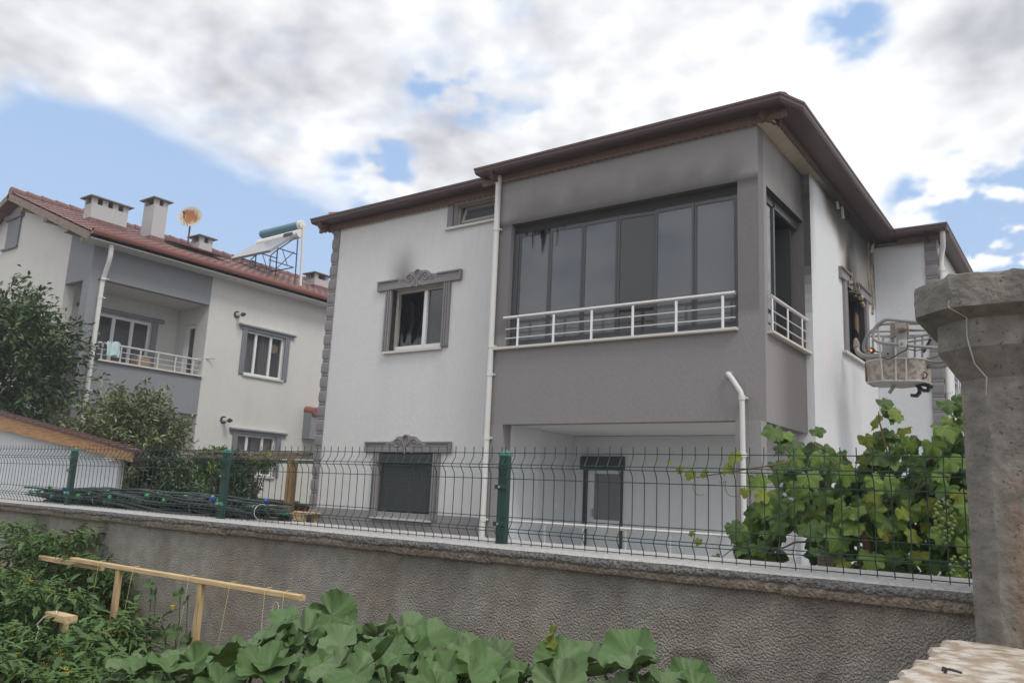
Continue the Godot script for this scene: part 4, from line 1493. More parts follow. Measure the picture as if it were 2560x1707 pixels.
		obj("chimney_flashing", mb, M.roof_red, ch)
	# a raised piece of loose tile beside the short chimney
	bx("loose_tile", p3(-0.5, 0, -0.9), p3(0.5, 0.04, 0.9), M.roof_red, roof, Transform3D(Basis(Vector3(0, 0, 1), -0.25), p3(-21.2, 8.28, -13.0)))
	roof_things()


func roof_things() -> void:
	# dish
	var c := p3(-21.4, 9.28, -12.82)
	var d := thing("satellite_dish", "round rusty satellite dish on a thin mast above the red roof", "satellite dish", p3(-21.4, 8.2, -12.82))
	var aim := Basis.looking_at(-(Vector3(0.62, 0.28, 0.75)).normalized())
	var mb := MB.new()
	var rings := 10
	var seg := 36
	var nz := noise(61, 1.2, 4)
	for face_ in 2:
		var at := mb.v.size()
		for r in rings + 1:
			for s in seg:
				var rr := 0.345 * r / rings
				var an := TAU * s / seg
				var loc := Vector3(cos(an) * rr, sin(an) * rr, -0.35 * (0.345 * 0.345 - rr * rr) - 0.006 * face_)
				var rust := clampf(0.9 - rr * 2.6 + 0.55 * nz.get_noise_2d(loc.x * 6 + 3, loc.y * 2.2), 0.0, 1.0)
				var cc := Color(0.50, 0.46, 0.38).lerp(Color(0.30, 0.115, 0.035), smooth(0.10, 0.45, rust))
				if r >= rings - 1:
					cc = Color(0.55, 0.52, 0.46)
				var nn := Vector3(-loc.x, -loc.y, 0.9).normalized() * (1.0 if face_ == 0 else -1.0)
				mb.vertc(c + aim * loc, aim * nn, cc)
		for r in rings:
			for s in seg:
				var k := at + r * seg + s
				var k2 := at + r * seg + (s + 1) % seg
				if face_ == 0:
					mb.tri(k, k + seg, k2 + seg)
					mb.tri(k, k2 + seg, k2)
				else:
					mb.tri(k, k2 + seg, k + seg)
					mb.tri(k, k2, k2 + seg)
	obj("reflector", mb, M.rusty_dish, d)
	mb = MB.new()
	mb.tube([p3(-21.4, 8.1, -12.82) + aim.z * -0.1, c + aim.z * -0.1], 0.026, 8)
	obj("mast", mb, M.stem_brown, d)
	mb = MB.new()
	var lnb := c + aim * Vector3(-0.10, -0.05, 0.30)
	mb.tube([c + aim * Vector3(0, -0.34, 0.0), c + aim * Vector3(-0.06, -0.22, 0.2), lnb], 0.009, 6)
	mb.tube([c + aim * Vector3(-0.1, -0.33, 0.0), lnb], 0.007, 6)
	obj("feed_arm", mb, M.charcoal, d)
	mb = MB.new()
	mb.tube([lnb, lnb + aim * Vector3(0, 0, -0.09)], 0.028, 8)
	obj("receiver", mb, M.charcoal, d)
	# solar water heater
	var s := thing("solar_water_heater", "rooftop solar water heater with a blue tank over a white tank and sloping panels", "water heater", p3(-21, 8.1, -15.6))
	var y1 := 9.74
	tb("blue_tank", [p3(-22.1, y1, -15.9), p3(-20.2, y1, -15.9)], 0.14, M.tank_blue, s, 20)
	tb("tank_end", [p3(-20.2, y1, -15.9), p3(-20.1, y1, -15.9), p3(-20.07, y1, -15.9)], [0.155, 0.155, 0.12], M.tank_white, s, 20)
	tb("white_tank", [p3(-22.15, y1 - 0.34, -15.86), p3(-20.08, y1 - 0.30, -15.86)], 0.145, M.tank_white, s, 20)
	bx("white_tank_label", p3(-20.75, y1 - 0.36, -15.725), p3(-20.30, y1 - 0.25, -15.712), M.charcoal, s)
	for k in 2:
		var xa := -22.35 + 1.03 * k
		mb = MB.new()
		var o := p3(xa, 9.30, -15.70)
		var dn := p3(xa, 8.64, -14.95) - o
		mb.box(Vector3(0, 0, -0.04), Vector3(1.01, dn.length(), 0.04), Transform3D(Basis(Vector3.RIGHT, dn.normalized(), Vector3.RIGHT.cross(dn.normalized())), o))
		obj("collector_panel", mb, M.collector, s)
	mb = MB.new()
	for x in [-20.12, -21.1, -22.2]:
		mb.tube([p3(x, 7.7, -15.85), p3(x, 9.22, -15.80), p3(x, 9.26, -15.70), p3(x, 8.60, -14.98), p3(x, 8.45, -14.85), p3(x, 7.7, -14.85)], 0.022, 6)
		mb.tube([p3(x, 8.75, -15.8), p3(x, 8.75, -15.1)], 0.018, 6)
		mb.tube([p3(x, 8.3, -15.74), p3(x, 8.3, -14.8)], 0.016, 6)
		mb.tube([p3(x, 8.3, -15.5), p3(x, 8.75, -15.25)], 0.012, 6)
	mb.tube([p3(-20.12, 8.3, -15.74), p3(-22.2, 8.3, -15.74)], 0.018, 6)
	mb.tube([p3(-20.12, 8.80, -15.7), p3(-21.1, 8.3, -15.74), p3(-22.2, 8.8, -15.7)], 0.014, 6)
	obj("support_frame", mb, M.frame_blue, s)
	mb = MB.new()
	mb.tube([p3(-20.05, 9.74, -15.92), p3(-20.0, 7.7, -15.98)], 0.042, 10)
	obj("water_pipe", mb, M.pvc, s)
	# things on the balcony
	var cl := MB.new()
	for k in 8:
		for j in 6:
			var zz := func(a: int, b: int) -> Vector3:
				return p3(-18.965 + 0.025 * sin(a * 1.3 + b * 0.2), 4.77 - 0.055 * b - 0.02 * sin(a * 0.9), -9.66 - 0.042 * a + 0.01 * sin(b * 1.1))
			cl.quad(zz.call(k, j), zz.call(k, j + 1), zz.call(k + 1, j + 1), zz.call(k + 1, j))
	tag(obj("cloth", cl, M.cloth_blue), "pale blue cloth hung over the balcony railing of the pale house", "cloth")
	var bk := MB.new()
	bk.box(p3(-19.75, 4.16, -11.05), p3(-19.45, 4.62, -10.72))
	bk.box(p3(-19.76, 4.60, -11.06), p3(-19.44, 4.64, -10.90), Transform3D.IDENTITY)
	tag(obj("cardboard_box", bk, M.carton), "brown cardboard box standing behind the balcony railing of the pale house", "box")
	var pk := thing("clothes_pole", "thin grey clothes pole poking out past the balcony railing", "pole", p3(-19.0, 4.66, -12.2))
	tb("pole", [p3(-19.3, 4.74, -12.0), p3(-18.86, 4.80, -12.5)], 0.018, M.steel, pk, 6)


# ---------------------------------------------------------------- shed
func shed() -> void:
	var z := -5.6
	var s := thing("garden_shed", "white garden shed with an orange wooden fascia and low sloping roof at the left", "shed", p3(-12.5, 0, -6.4))
	var F := front(z)
	var mb := MB.new()
	var w4 := [p3(-16.5, 0, z), p3(-10.26, 0, z), p3(-10.26, 1.93, z), p3(-16.5, 2.70, z)]
	var w5 := [p3(-18.1, 0, z - 0.95), p3(-11.86, 0, z - 0.95), p3(-11.86, 1.80, z - 0.95), p3(-18.1, 2.55, z - 0.95)]
	mb.quad(w4[0], w4[1], w4[2], w4[3])
	mb.quad(w5[1], w5[0], w5[3], w5[2])
	mb.quad(w4[1], w5[1], w5[2], w4[2])
	mb.quad(w5[0], w4[0], w4[3], w5[3])
	mb.quad(w4[3], w4[2], w5[2], w5[3])
	obj("shed_wall", mb, M.white_plaster, s)
	mb = MB.new()
	mb.prism([[-16.6, 2.575], [-9.77, 1.795], [-9.76, 1.915], [-16.6, 2.85]], F, 0.10, 0.135)
	obj("fascia_board", mb, M.fascia_wood, s)
	mb = MB.new()
	mb.prism([[-16.6, 2.852], [-9.70, 1.917], [-9.70, 1.945], [-16.6, 2.885]], F, 0.02, 0.16)
	var r4 := [p3(-16.6, 2.884, z + 0.02), p3(-9.70, 1.944, z + 0.02), p3(-11.3, 1.78, z - 0.98), p3(-18.2, 2.72, z - 0.98)]
	mb.quad(r4[0], r4[1], r4[2], r4[3])
	mb.quad(r4[3] - Vector3(0, 0.03, 0), r4[2] - Vector3(0, 0.03, 0), r4[1] - Vector3(0, 0.03, 0), r4[0] - Vector3(0, 0.03, 0))
	obj("shed_roof", mb, M.roof_brown, s)
	mb = MB.new()
	for k in 34:
		var x := -16.5 + 0.2 * k
		var y := lerpf(2.884, 1.944, (x + 16.6) / 6.9)
		mb.tube([p3(x, y + 0.004, z + 0.165), p3(x, y + 0.004, z + 0.02), p3(x - 1.6, y - 0.16, z - 0.98)], 0.02, 6)
	obj("roof_rib", mb, M.roof_brown, s)
	bx("eave_bracket", p3(-10.5, 1.80, z + 0.005), p3(-10.24, 1.86, z + 0.09), M.tank_white, s)


# ---------------------------------------------------------------- wall, pillar, fence
func boundary_wall() -> void:
	var w := thing("boundary_wall", "long rough grey plastered garden wall with a pale cement coping", "wall", p3(-6, 0, -3.7))
	var f := noise(71, 3.0, 4)
	var f2 := noise(72, 14.0, 3)
	var mb := MB.new()
	var nx := 300
	var ny := 34
	var x0 := -14.0
	var x1 := -0.1
	for i in nx + 1:
		for j in ny + 1:
			var x := lerpf(x0, x1, float(i) / nx)
			var y := lerpf(0.0, 1.262, float(j) / ny)
			var e := 0.010 * f.get_noise_2d(x, y * 1.5) + 0.006 * f2.get_noise_2d(x, y)
			# damp runs and bare brownish patches under the coping
			var st := smooth(0.05, 0.45, f.get_noise_2d(x * 0.42 + 40, y * 0.14)) * smooth(0.35, 1.25, y)
			var br := smooth(0.12, 0.4, f.get_noise_2d(x * 0.3 + 90, y * 0.42 + 7)) * 0.8
			var cc := Color(1.0, 1.0, 1.0).lerp(Color(0.58, 0.55, 0.52), st * 0.55).lerp(Color(0.86, 0.74, 0.67), br * 0.6)
			var crack := absf(y - (0.93 + 0.05 * f.get_noise_2d(x * 0.8, 3.3) + 0.03 * (x + 2.0))) < 0.010 and x > -2.1 and x < -0.9
			if crack:
				cc *= 0.55
			mb.vertc(p3(x, y, -3.405 + e), Vector3(0, 0, 1), cc)
	for i in nx:
		for j in ny:
			var k := i * (ny + 1) + j
			mb.tri(k, k + ny + 1, k + ny + 2)
			mb.tri(k, k + ny + 2, k + 1)
	mb.box(p3(x0, 0, -3.95), p3(x1, 1.262, -3.425))
	obj("wall_face", mb, M.rough_cast, w)
	# coping: pale cement top, dark mortar lip with a crumbled edge, brown bedding below
	var layers := [[1.302, 1.341, 0.0, "coping_top"], [1.296, 1.3375, 0.010, "mortar_lip"], [1.256, 1.312, -0.006, "brown_bedding"]]
	mb = MB.new()
	var n := 560
	var rows: Array = []
	for i in n + 1:
		var x := lerpf(x0, x1, float(i) / n)
		var q := f.get_noise_2d(x * 0.7, 11) * 0.010 + f2.get_noise_2d(x, 5) * 0.007
		var lip := 1.300 + 0.012 * f.get_noise_2d(x * 0.6, 20) + 0.010 * f2.get_noise_2d(x * 1.5, 9)
		rows.append([x, q, lip])
	# pale top
	mb.col = Color(1, 1, 1)
	for i in n + 1:
		var x: float = rows[i][0]
		var q: float = rows[i][1]
		var sag := 0.004 * f.get_noise_2d(x * 0.5, 66)
		for e in [[-3.352 + q * 0.4, 1.3385 + sag - 0.004, Vector3(0, 0.7, 0.7)], [-3.372 + q * 0.3, 1.3415 + sag, Vector3.UP], [-3.60, 1.3425 + sag, Vector3.UP], [-3.98, 1.3425, Vector3.UP], [-4.0, 1.335, Vector3(0, 0, -1)], [-4.0, 1.25, Vector3(0, 0, -1)]]:
			mb.vert(p3(x, e[1], e[0]), e[2])
	for i in n:
		for e in 5:
			var k := i * 6 + e
			mb.tri(k, k + 6, k + 7)
			mb.tri(k, k + 7, k + 1)
	obj("coping_top", mb, M.cap_cement, w)
	mb = MB.new()
	for i in n + 1:
		var x: float = rows[i][0]
		var q: float = rows[i][1]
		var lip: float = rows[i][2]
		for e in [[-3.352 + q * 0.4, 1.3345, 0.3], [-3.344 + q, 1.322, 0.1], [-3.342 + q, lip + 0.008, -0.1], [-3.350 + q, lip, -0.8], [-3.372, lip + 0.002, -1.0]]:
			mb.vert(p3(x, e[1], e[0]), Vector3(0.2 * f2.get_noise_2d(x * 3, e[1] * 40), e[2] + 0.3 * f2.get_noise_2d(x * 2.0, e[1] * 60), 1.0).normalized())
	for i in n:
		for e in 4:
			var k := i * 5 + e
			mb.tri(k, k + 1, k + 6)
			mb.tri(k, k + 6, k + 5)
	obj("mortar_lip", mb, M.grey_mortar, w)
	# bedding in separate lumps with gaps where pieces fell away
	var x := x0
	while x < x1 - 0.05:
		var L := rng.randf_range(0.35, 1.1)
		var xe := minf(x + L, x1)
		if rng.randf() < 0.97 or xe > -2.3:
			mb = MB.new()
			var cnt := maxi(4, int((xe - x) / 0.02))
			var drop := rng.randf_range(-0.006, 0.004)
			for i in cnt + 1:
				var xx := lerpf(x, xe, float(i) / cnt)
				var q := f2.get_noise_2d(xx * 1.2, 31) * 0.010 + f.get_noise_2d(xx, 8) * 0.008
				var en := smooth(0, 0.03, xx - x) * smooth(0, 0.03, xe - xx)
				for e in [[-3.376, 1.318, 0.6], [-3.362 + q * en, 1.308, 0.3], [-3.358 + q * en, 1.285, 0.0], [-3.366 + q * en, 1.262 + drop + q * 0.5, -0.7], [-3.40, 1.258 + drop, -1.0]]:
					mb.vert(p3(xx, e[1], e[0] - (1.0 - en) * 0.012), Vector3(0, e[2] + 0.4 * f2.get_noise_2d(xx * 2.0, e[1] * 60), 1.0).normalized())
			for i in cnt:
				for e in 4:
					var k := i * 5 + e
					mb.tri(k, k + 1, k + 6)
					mb.tri(k, k + 6, k + 5)
			obj("bedding_lump", mb, M.brown_mortar, w)
		x = xe


func pillar() -> void:
	var p := thing("gate_pillar", "chamfered concrete gate pillar with a crumbling stepped cap at the right", "pillar", p3(-0.1, 0, -3.4))
	var z := -3.15
	var prof := [[0.0, 0.0], [2.065, 0.0], [2.165, 0.062], [2.262, 0.062], [2.292, 0.125], [2.398, 0.125]]
	var f := noise(81, 5.0, 4)
	var f2 := noise(82, 18.0, 3)
	var mb := MB.new()
	var x0 := -0.386
	var x1 := 0.16
	var zb := -3.68
	# rings of a chamfered square, finely divided so that edges wander
	var ring_at := func(y: float, o: float) -> Array:
		var c := 0.087 + o * 0.35
		var a := x0 - o
		var b := x1 + o
		var zf := z + o
		var zr := zb - o
		var cs := [Vector2(a + c, zf), Vector2(b - c, zf), Vector2(b, zf - c), Vector2(b, zr + c), Vector2(b - c, zr), Vector2(a + c, zr), Vector2(a, zr + c), Vector2(a, zf - c)]
		var out: Array = []
		for k in 8:
			var p0: Vector2 = cs[k]
			var p1: Vector2 = cs[(k + 1) % 8]
			var m := 14 if k % 2 == 0 else 8
			for q in m:
				var g := p0.lerp(p1, float(q) / m)
				var e := 0.0015 * f.get_noise_3d(g.x * 3, y * 3, g.y * 3) + 0.001 * f2.get_noise_3d(g.x * 2, y * 2, g.y * 2)
				if q == 0:
					e -= 0.002 + 0.010 * absf(f2.get_noise_3d(g.x, y * 1.2, g.y))
				var dirn := (g - Vector2((x0 + x1) / 2, (z + zb) / 2)).normalized()
				g += dirn * e
				out.append(p3(g.x, y, g.y))
		return out
	var ys: Array = []
	for k in prof.size() - 1:
		var steps := 60 if k == 0 else 6
		for q in steps:
			var t := float(q) / steps
			ys.append([lerpf(prof[k][0], prof[k + 1][0], t), lerpf(prof[k][1], prof[k + 1][1], t)])
	ys.append([2.398, 0.122])
	ys.append([2.402, 0.112])
	var first: Array = ring_at.call(0.0, 0.0)
	var m := first.size()
	for e in ys.size():
		var ring: Array = ring_at.call(ys[e][0], ys[e][1])
		for k in m:
			var p1: Vector3 = ring[k]
			if e >= ys.size() - 3:
				p1.y += 0.014 * f2.get_noise_2d(p1.x * 1.2, p1.z * 1.2) + 0.012 * f.get_noise_2d(p1.x * 1.3, p1.z)
			var nn := (p1 - p3((x0 + x1) / 2, p1.y, (z + zb) / 2)).normalized()
			var br := smooth(1.75, 1.5, p1.y + 0.25 * f.get_noise_2d(p1.x, p1.y)) * smooth(-0.30, -0.24, p1.x)
			mb.vertc(p1, nn, Color(1, 1, 1).lerp(Color(1.0, 0.78, 0.64), br))
	for e in ys.size() - 1:
		for k in m:
			var a := e * m + k
			var b := e * m + (k + 1) % m
			mb.tri(a, b, b + m)
			mb.tri(a, b + m, a + m)
	var flat := MB.new()
	for t in range(0, mb.ix.size(), 3):
		flat.col = mb.c[mb.ix[t]]
		flat.face(mb.v[mb.ix[t]], mb.v[mb.ix[t + 2]], mb.v[mb.ix[t + 1]])
	flat.col = Color(1, 1, 1)
	# top crust
	var topn := 16
	var grid: Array = []
	for i in topn + 1:
		for j in topn + 1:
			var u := lerpf(x0 - 0.09, x1 + 0.09, float(i) / topn)
			var w := lerpf(zb - 0.09, z + 0.09, float(j) / topn)
			var edge := minf(minf(u - (x0 - 0.09), x1 + 0.09 - u), minf(w - (zb - 0.09), z + 0.09 - w))
			var cu := (x0 + x1) / 2
			var cw := (z + zb) / 2
			var lim := (x1 - x0) / 2 + (z - zb) / 2 + 0.25 - 0.17
			var sum := absf(u - cu) + absf(w - cw)
			if sum > lim:
				u = cu + (u - cu) * lim / sum
				w = cw + (w - cw) * lim / sum
			grid.append(p3(u, 2.398 + 0.03 * smooth(0, 0.05, edge) * (0.6 + f2.get_noise_2d(u * 1.5, w * 1.5)) + 0.02 * f.get_noise_2d(u * 2, w * 2), w))
	for i in topn:
		for j in topn:
			var k := i * (topn + 1) + j
			flat.quad(grid[k], grid[k + 1], grid[k + topn + 2], grid[k + topn + 1])
	obj("pillar_body", flat, M.pillar_concrete, p)
	var seam: Array = []
	for q in [[2.318, 0.125], [2.294, 0.126], [2.266, 0.066], [2.20, 0.062], [2.165, 0.062], [2.11, 0.03], [2.065, 0.0], [2.0, 0.0]]:
		var c := 0.087 + q[1] * 0.35 as float
		seam.append(p3(x0 - q[1] + c + rng.randf_range(-0.006, 0.006), q[0], z + q[1] - 0.001))
	tb("lime_seam", seam, [0.001, 0.003, 0.0024, 0.002, 0.0034, 0.0026, 0.003, 0.001], M.chimney_plaster, p, 5)
	# low wall that runs from the pillar towards the viewer, with a weathered board on top
	var lw := thing("low_wall", "low brown wall stub running from the pillar towards the camera", "wall", p3(-0.15, 0, -1.8))
	bx("wall_block", p3(-0.42, 0, -3.10), p3(0.10, 1.165, -0.9), M.brown_mortar, lw)
	var pl := thing("broken_slab", "pale broken stone slab with chipped edge and a rusty nail at the lower right", "stone slab", p3(-0.15, 1.165, -1.8))
	mb = MB.new()
	var r3 := RandomNumberGenerator.new()
	r3.seed = 9
	var nz := 90
	var nu := 22
	for k in nz + 1:
		var zz := lerpf(-3.17, -0.9, float(k) / nz)
		var left := -0.462 + 0.022 * f.get_noise_2d(zz * 2.0, 4.0) + r3.randf_range(-0.014, 0.014)
		for i in nu + 1:
			var t := float(i) / nu
			var x := lerpf(left, 0.12, pow(t, 1.3))
			var hgt := 1.193 + 0.005 * f.get_noise_2d(x * 1.6, zz * 1.6) + 0.0015 * f2.get_noise_2d(x * 2, zz * 2) - 0.02 * smooth(0.06, 0.0, t)
			mb.vert(p3(x, hgt, zz + (0.02 * f2.get_noise_2d(x * 1.5, 1.0) if k == 0 else 0.0)), Vector3.UP)
		mb.vert(p3(left + 0.004, 1.166, zz), Vector3.LEFT)
	for k in nz:
		for i in nu:
			var q := k * (nu + 2) + i
			mb.tri(q, q + nu + 2, q + nu + 3)
			mb.tri(q, q + nu + 3, q + 1)
		var q2 := k * (nu + 2)
		mb.tri(q2 + nu + 1, q2 + 2 * nu + 3, q2 + nu + 2)
		mb.tri(q2 + nu + 1, q2 + nu + 2, q2)
	var flat2 := MB.new()
	for t in range(0, mb.ix.size(), 3):
		flat2.face(mb.v[mb.ix[t]], mb.v[mb.ix[t + 2]], mb.v[mb.ix[t + 1]])
	obj("slab", flat2, M.chipped_stone, pl)
	tb("bent_nail", [p3(-0.37, 1.180, -2.50), p3(-0.372, 1.202, -2.50), p3(-0.36, 1.205, -2.495), p3(-0.33, 1.203, -2.48)], [0.005, 0.004, 0.0035, 0.003], M.charcoal, pl, 6)
	tb("nail_head", [p3(-0.374, 1.196, -2.50), p3(-0.371, 1.207, -2.50)], 0.007, M.charcoal, pl, 8)


func mesh_fence() -> void:
	var fence := thing("mesh_fence", "low dark green welded mesh fence on top of the grey garden wall", "fence", p3(-6, 1.34, -3.6))
	var z := -3.6
	var posts := [-12.2, -9.72, -7.36, -5.14, -2.64, -0.10]
	var pm := MB.new()
	pm.soft_box(p3(-0.03, 0, -0.02), p3(0.03, 0.475, 0.02), 0.004)
	var post_mesh := pm.moved(Vector3.ZERO)
	var cm := MB.new()
	for q in [[0.0, 0.033, 0.023], [0.012, 0.033, 0.023]]:
		pass
	cm.box(p3(-0.033, 0.468, -0.023), p3(0.033, 0.484, 0.023))
	var b4 := [p3(-0.033, 0.484, 0.023), p3(0.033, 0.484, 0.023), p3(0.033, 0.484, -0.023), p3(-0.033, 0.484, -0.023)]
	for k in 4:
		cm.face(b4[k], b4[(k + 1) % 4], p3(0, 0.502, 0))
	var cap_mesh := cm.moved(Vector3.ZERO)
	var km := MB.new()
	km.soft_box(p3(-0.042, -0.012, 0.016), p3(0.034, 0.012, 0.030), 0.003)
	var clamp_mesh := km.moved(Vector3.ZERO)
	var bm := MB.new()
	bm.tube([p3(-0.008, 0, 0.028), p3(-0.008, 0, 0.037)], 0.006, 8)
	var bolt_mesh := bm.moved(Vector3.ZERO)
	for x in posts:
		var o := inst("post", post_mesh, M.fence_green, fence, Transform3D(Basis.IDENTITY, p3(x, 1.34, z)))
		origin_of[o] = p3(x, 1.34, z)
		var at := Transform3D(Basis.IDENTITY, p3(x, 1.34, z))
		inst("post_cap", cap_mesh, M.cap_teal, o, at)
		for y in [0.30, 0.105]:
			inst("clamp", clamp_mesh, M.fence_green if x > -3.0 or y > 0.2 else M.cap_teal, o, at.translated(p3(0, y, 0)))
			inst("bolt", bolt_mesh, M.steel, o, at.translated(p3(0, y, 0)))
	# one upright wire with its two folds
	var wm := MB.new()
	var fold := [[1.331, 0.0], [1.365, 0.0], [1.412, 0.034], [1.456, 0.0], [1.706, 0.0], [1.752, 0.034], [1.800, 0.0], [1.857, 0.0]]
	var pts: Array = []
	for k in fold.size():
		var q: Array = fold[k]
		if k > 0 and k < fold.size() - 1:
			var a: Array = fold[k - 1]
			var b: Array = fold[k + 1]
			pts.append(p3(0, lerpf(q[0], a[0], 0.12), lerpf(q[1], a[1], 0.12)))
			pts.append(p3(0, lerpf(q[0], b[0], 0.12), lerpf(q[1], b[1], 0.12)))
		else:
			pts.append(p3(0, q[0], q[1]))
	wm.tube(pts, 0.0024, 5)
	var wire_mesh := wm.moved(Vector3.ZERO)
	for k in posts.size() - 1:
		var a: float = posts[k] + 0.012
		var b: float = posts[k + 1] - 0.012
		var panel := Node3D.new()
		panel.name = "wire_panel"
		fence.add_child(panel, true)
		var at := p3(a, 1.34, z)
		panel.position = at - origin_of[fence]
		origin_of[panel] = at
		var n := int(round((b - a) / 0.0645))
		for i in n + 1:
			inst("upright_wire", wire_mesh, M.fence_green, panel, Transform3D(Basis.IDENTITY, p3(lerpf(a, b, float(i) / n), rng.randf_range(-0.0015, 0.0015), z + 0.018)))
		var hm := MB.new()
		hm.tube([p3(0, 0, 0), p3(b - a, 0, 0)], 0.0024, 5)
		var hmesh := hm.moved(Vector3.ZERO)
		for q in [[1.823, 0.0], [1.760, 0.031], [1.743, 0.031], [1.685, 0.0], [1.484, 0.0], [1.425, 0.031], [1.408, 0.031], [1.351, 0.0]]:
			inst("level_wire", hmesh, M.fence_green, panel, Transform3D(Basis.IDENTITY, p3(a, q[0], z + 0.0225 + q[1])))


# ---------------------------------------------------------------- fire lift basket
func arc(pts: Array, r: float) -> Array:
	# rounds the corners of a path
	var out: Array = [pts[0]]
	for k in range(1, pts.size() - 1):
		var a: Vector3 = pts[k - 1]
		var b: Vector3 = pts[k]
		var c: Vector3 = pts[k + 1]
		var p := b + (a - b).limit_length(minf(r, a.distance_to(b) * 0.45))
		var q := b + (c - b).limit_length(minf(r, c.distance_to(b) * 0.45))
		for e in 5:
			var t := e / 4.0
			out.append(p.lerp(b, t).lerp(b.lerp(q, t), t))
	out.append(pts[pts.size() - 1])
	return out


func lift_basket() -> void:
	var b := thing("rescue_basket", "grey tubular fire rescue basket held up outside the burnt side window", "rescue basket", p3(-2.5, 3.5, -14))
	var m: Material = M.basket_grey
	# the tub: floor pan and skirt round it, lower in front of the window
	var plan := [Vector2(-3.00, -14.42), Vector2(-3.00, -13.95), Vector2(-2.72, -13.68), Vector2(-2.20, -13.68), Vector2(-2.11, -13.78), Vector2(-2.11, -14.42)]
	var top := [4.02, 4.0, 3.985, 3.965, 3.965, 4.0]
	var low := [3.66, 3.66, 3.635, 3.61, 3.61, 3.64]
	var inn := 0.05
	var mb := MB.new()
	for k in plan.size():
		var j := (k + 1) % plan.size()
		var c := Vector2(-2.55, -14.05)
		var a0: Vector2 = plan[k].lerp(c, inn)
		var a1: Vector2 = plan[j].lerp(c, inn)
		mb.quad(p3(a0.x, low[k], a0.y), p3(a1.x, low[j], a1.y), p3(plan[j].x, top[j], plan[j].y), p3(plan[k].x, top[k], plan[k].y))
		var b0: Vector2 = plan[k].lerp(c, 0.03)
		var b1: Vector2 = plan[j].lerp(c, 0.03)
		mb.quad(p3(b1.x, low[j], b1.y), p3(b0.x, low[k], b0.y), p3(b0.x, top[k], b0.y), p3(b1.x, top[j], b1.y))
	obj("tub_skin", mb, M.basket_skin, b)
	bx("dark_end_panel", p3(-3.025, 3.68, -14.40), p3(-2.995, 3.99, -13.97), M.stem_brown, b)
	mb = MB.new()
	var c2 := p3(-2.5, 3.55, -14.05)
	for k in plan.size():
		var j := (k + 1) % plan.size()
		mb.face(p3(plan[j].x * 0.95 - 0.05 * 2.55, low[j], plan[j].y), p3(plan[k].x * 0.95 - 0.05 * 2.55, low[k], plan[k].y), c2)
	mb.box(p3(-2.9, 3.62, -14.38), p3(-2.2, 3.64, -13.78))
	obj("floor_pan", mb, M.basket_panel, b)
	mb = MB.new()
	for row in [top, low]:
		var pts: Array = []
		for k in plan.size() + 1:
			var j := k % plan.size()
			pts.append(p3(plan[j].x, row[j], plan[j].y + 0.004))
		mb.tube(arc(pts, 0.08), 0.017, 8)
	for q in [[p3(-2.74, 4.53, -13.66), p3(-2.70, 3.64, -13.66)], [p3(-2.50, 3.97, -13.66), p3(-2.51, 3.62, -13.66)], [p3(-2.35, 3.97, -13.66), p3(-2.36, 3.62, -13.66)]]:
		mb.tube(q, 0.016, 8)
	obj("tub_rim", mb, M.basket_pale, b)
	tb("guard_rail", arc([p3(-1.6, 4.44, -13.62), p3(-2.22, 4.53, -13.6), p3(-2.63, 4.61, -13.6), p3(-2.80, 4.46, -13.6), p3(-2.81, 4.30, -13.6), p3(-2.70, 4.23, -13.6), p3(-2.08, 4.12, -13.6), p3(-1.6, 4.05, -13.62)], 0.09), 0.026, m, b, 10)
	tb("guard_rail", arc([p3(-1.7, 4.62, -14.4), p3(-2.33, 4.67, -14.4), p3(-2.85, 4.71, -14.4), p3(-3.06, 4.54, -14.4), p3(-3.13, 4.38, -14.4), p3(-3.13, 4.26, -14.4), p3(-3.00, 4.19, -14.4), p3(-2.82, 4.17, -14.4)], 0.09), 0.024, m, b, 10)
	for q in [[-2.62, 4.48, 4.0], [-2.31, 4.45, 4.0], [-2.20, 4.45, 4.0], [-2.95, 4.50, 4.0], [-2.46, 4.45, 4.0]]:
		tb("guard_post", [p3(q[0], q[1], -14.3), p3(q[0] - 0.02, q[2], -14.3)], 0.019, m, b, 8)
	for q in [[p3(-3.00, 4.49, -14.3), p3(-2.1, 4.44, -14.3)], [p3(-2.92, 4.56, -14.3), p3(-2.1, 4.52, -14.3)], [p3(-2.40, 4.50, -14.0), p3(-1.8, 4.42, -14.0)], [p3(-2.38, 4.33, -13.9), p3(-1.9, 4.39, -13.9)], [p3(-2.39, 4.27, -13.9), p3(-2.05, 4.30, -13.9)], [p3(-2.81, 4.35, -13.62), p3(-3.06, 4.5, -14.38)], [p3(-2.63, 4.61, -13.62), p3(-2.85, 4.70, -14.38)]]:
		tb("cross_bar", q, 0.016, m, b, 8)
	bx("mounting_plate", p3(-2.60, 4.36, -13.92), p3(-2.33, 4.60, -13.86), M.rusty_panel, b)
	bx("mounting_column", p3(-2.52, 4.02, -13.96), p3(-2.36, 4.58, -13.85), M.basket_panel, b)
	tb("pivot", [p3(-2.46, 4.46, -13.84), p3(-2.40, 4.47, -13.80), p3(-2.33, 4.47, -13.82)], [0.05, 0.045, 0.02], M.rusty_panel, b, 10)
	bx("bracket", p3(-2.43, 4.13, -13.62), p3(-2.32, 4.25, -13.56), M.basket_pale, b)
	tb("bracket_bolt", [p3(-2.38, 4.19, -13.57), p3(-2.38, 4.19, -13.53)], 0.022, M.rusty_panel, b, 8)
	mb = MB.new()
	mb.soft_box(p3(-2.74, 4.05, -14.02), p3(-2.57, 4.40, -13.90), 0.015)
	var cb := obj("control_box", mb, M.basket_panel, b)
	bx("control_label", p3(-2.70, 4.30, -13.905), p3(-2.61, 4.36, -13.895), M.white_pvc, cb)
	tb("control_knob", [p3(-2.65, 4.10, -13.90), p3(-2.65, 4.10, -13.87)], 0.016, M.charcoal, cb, 8)
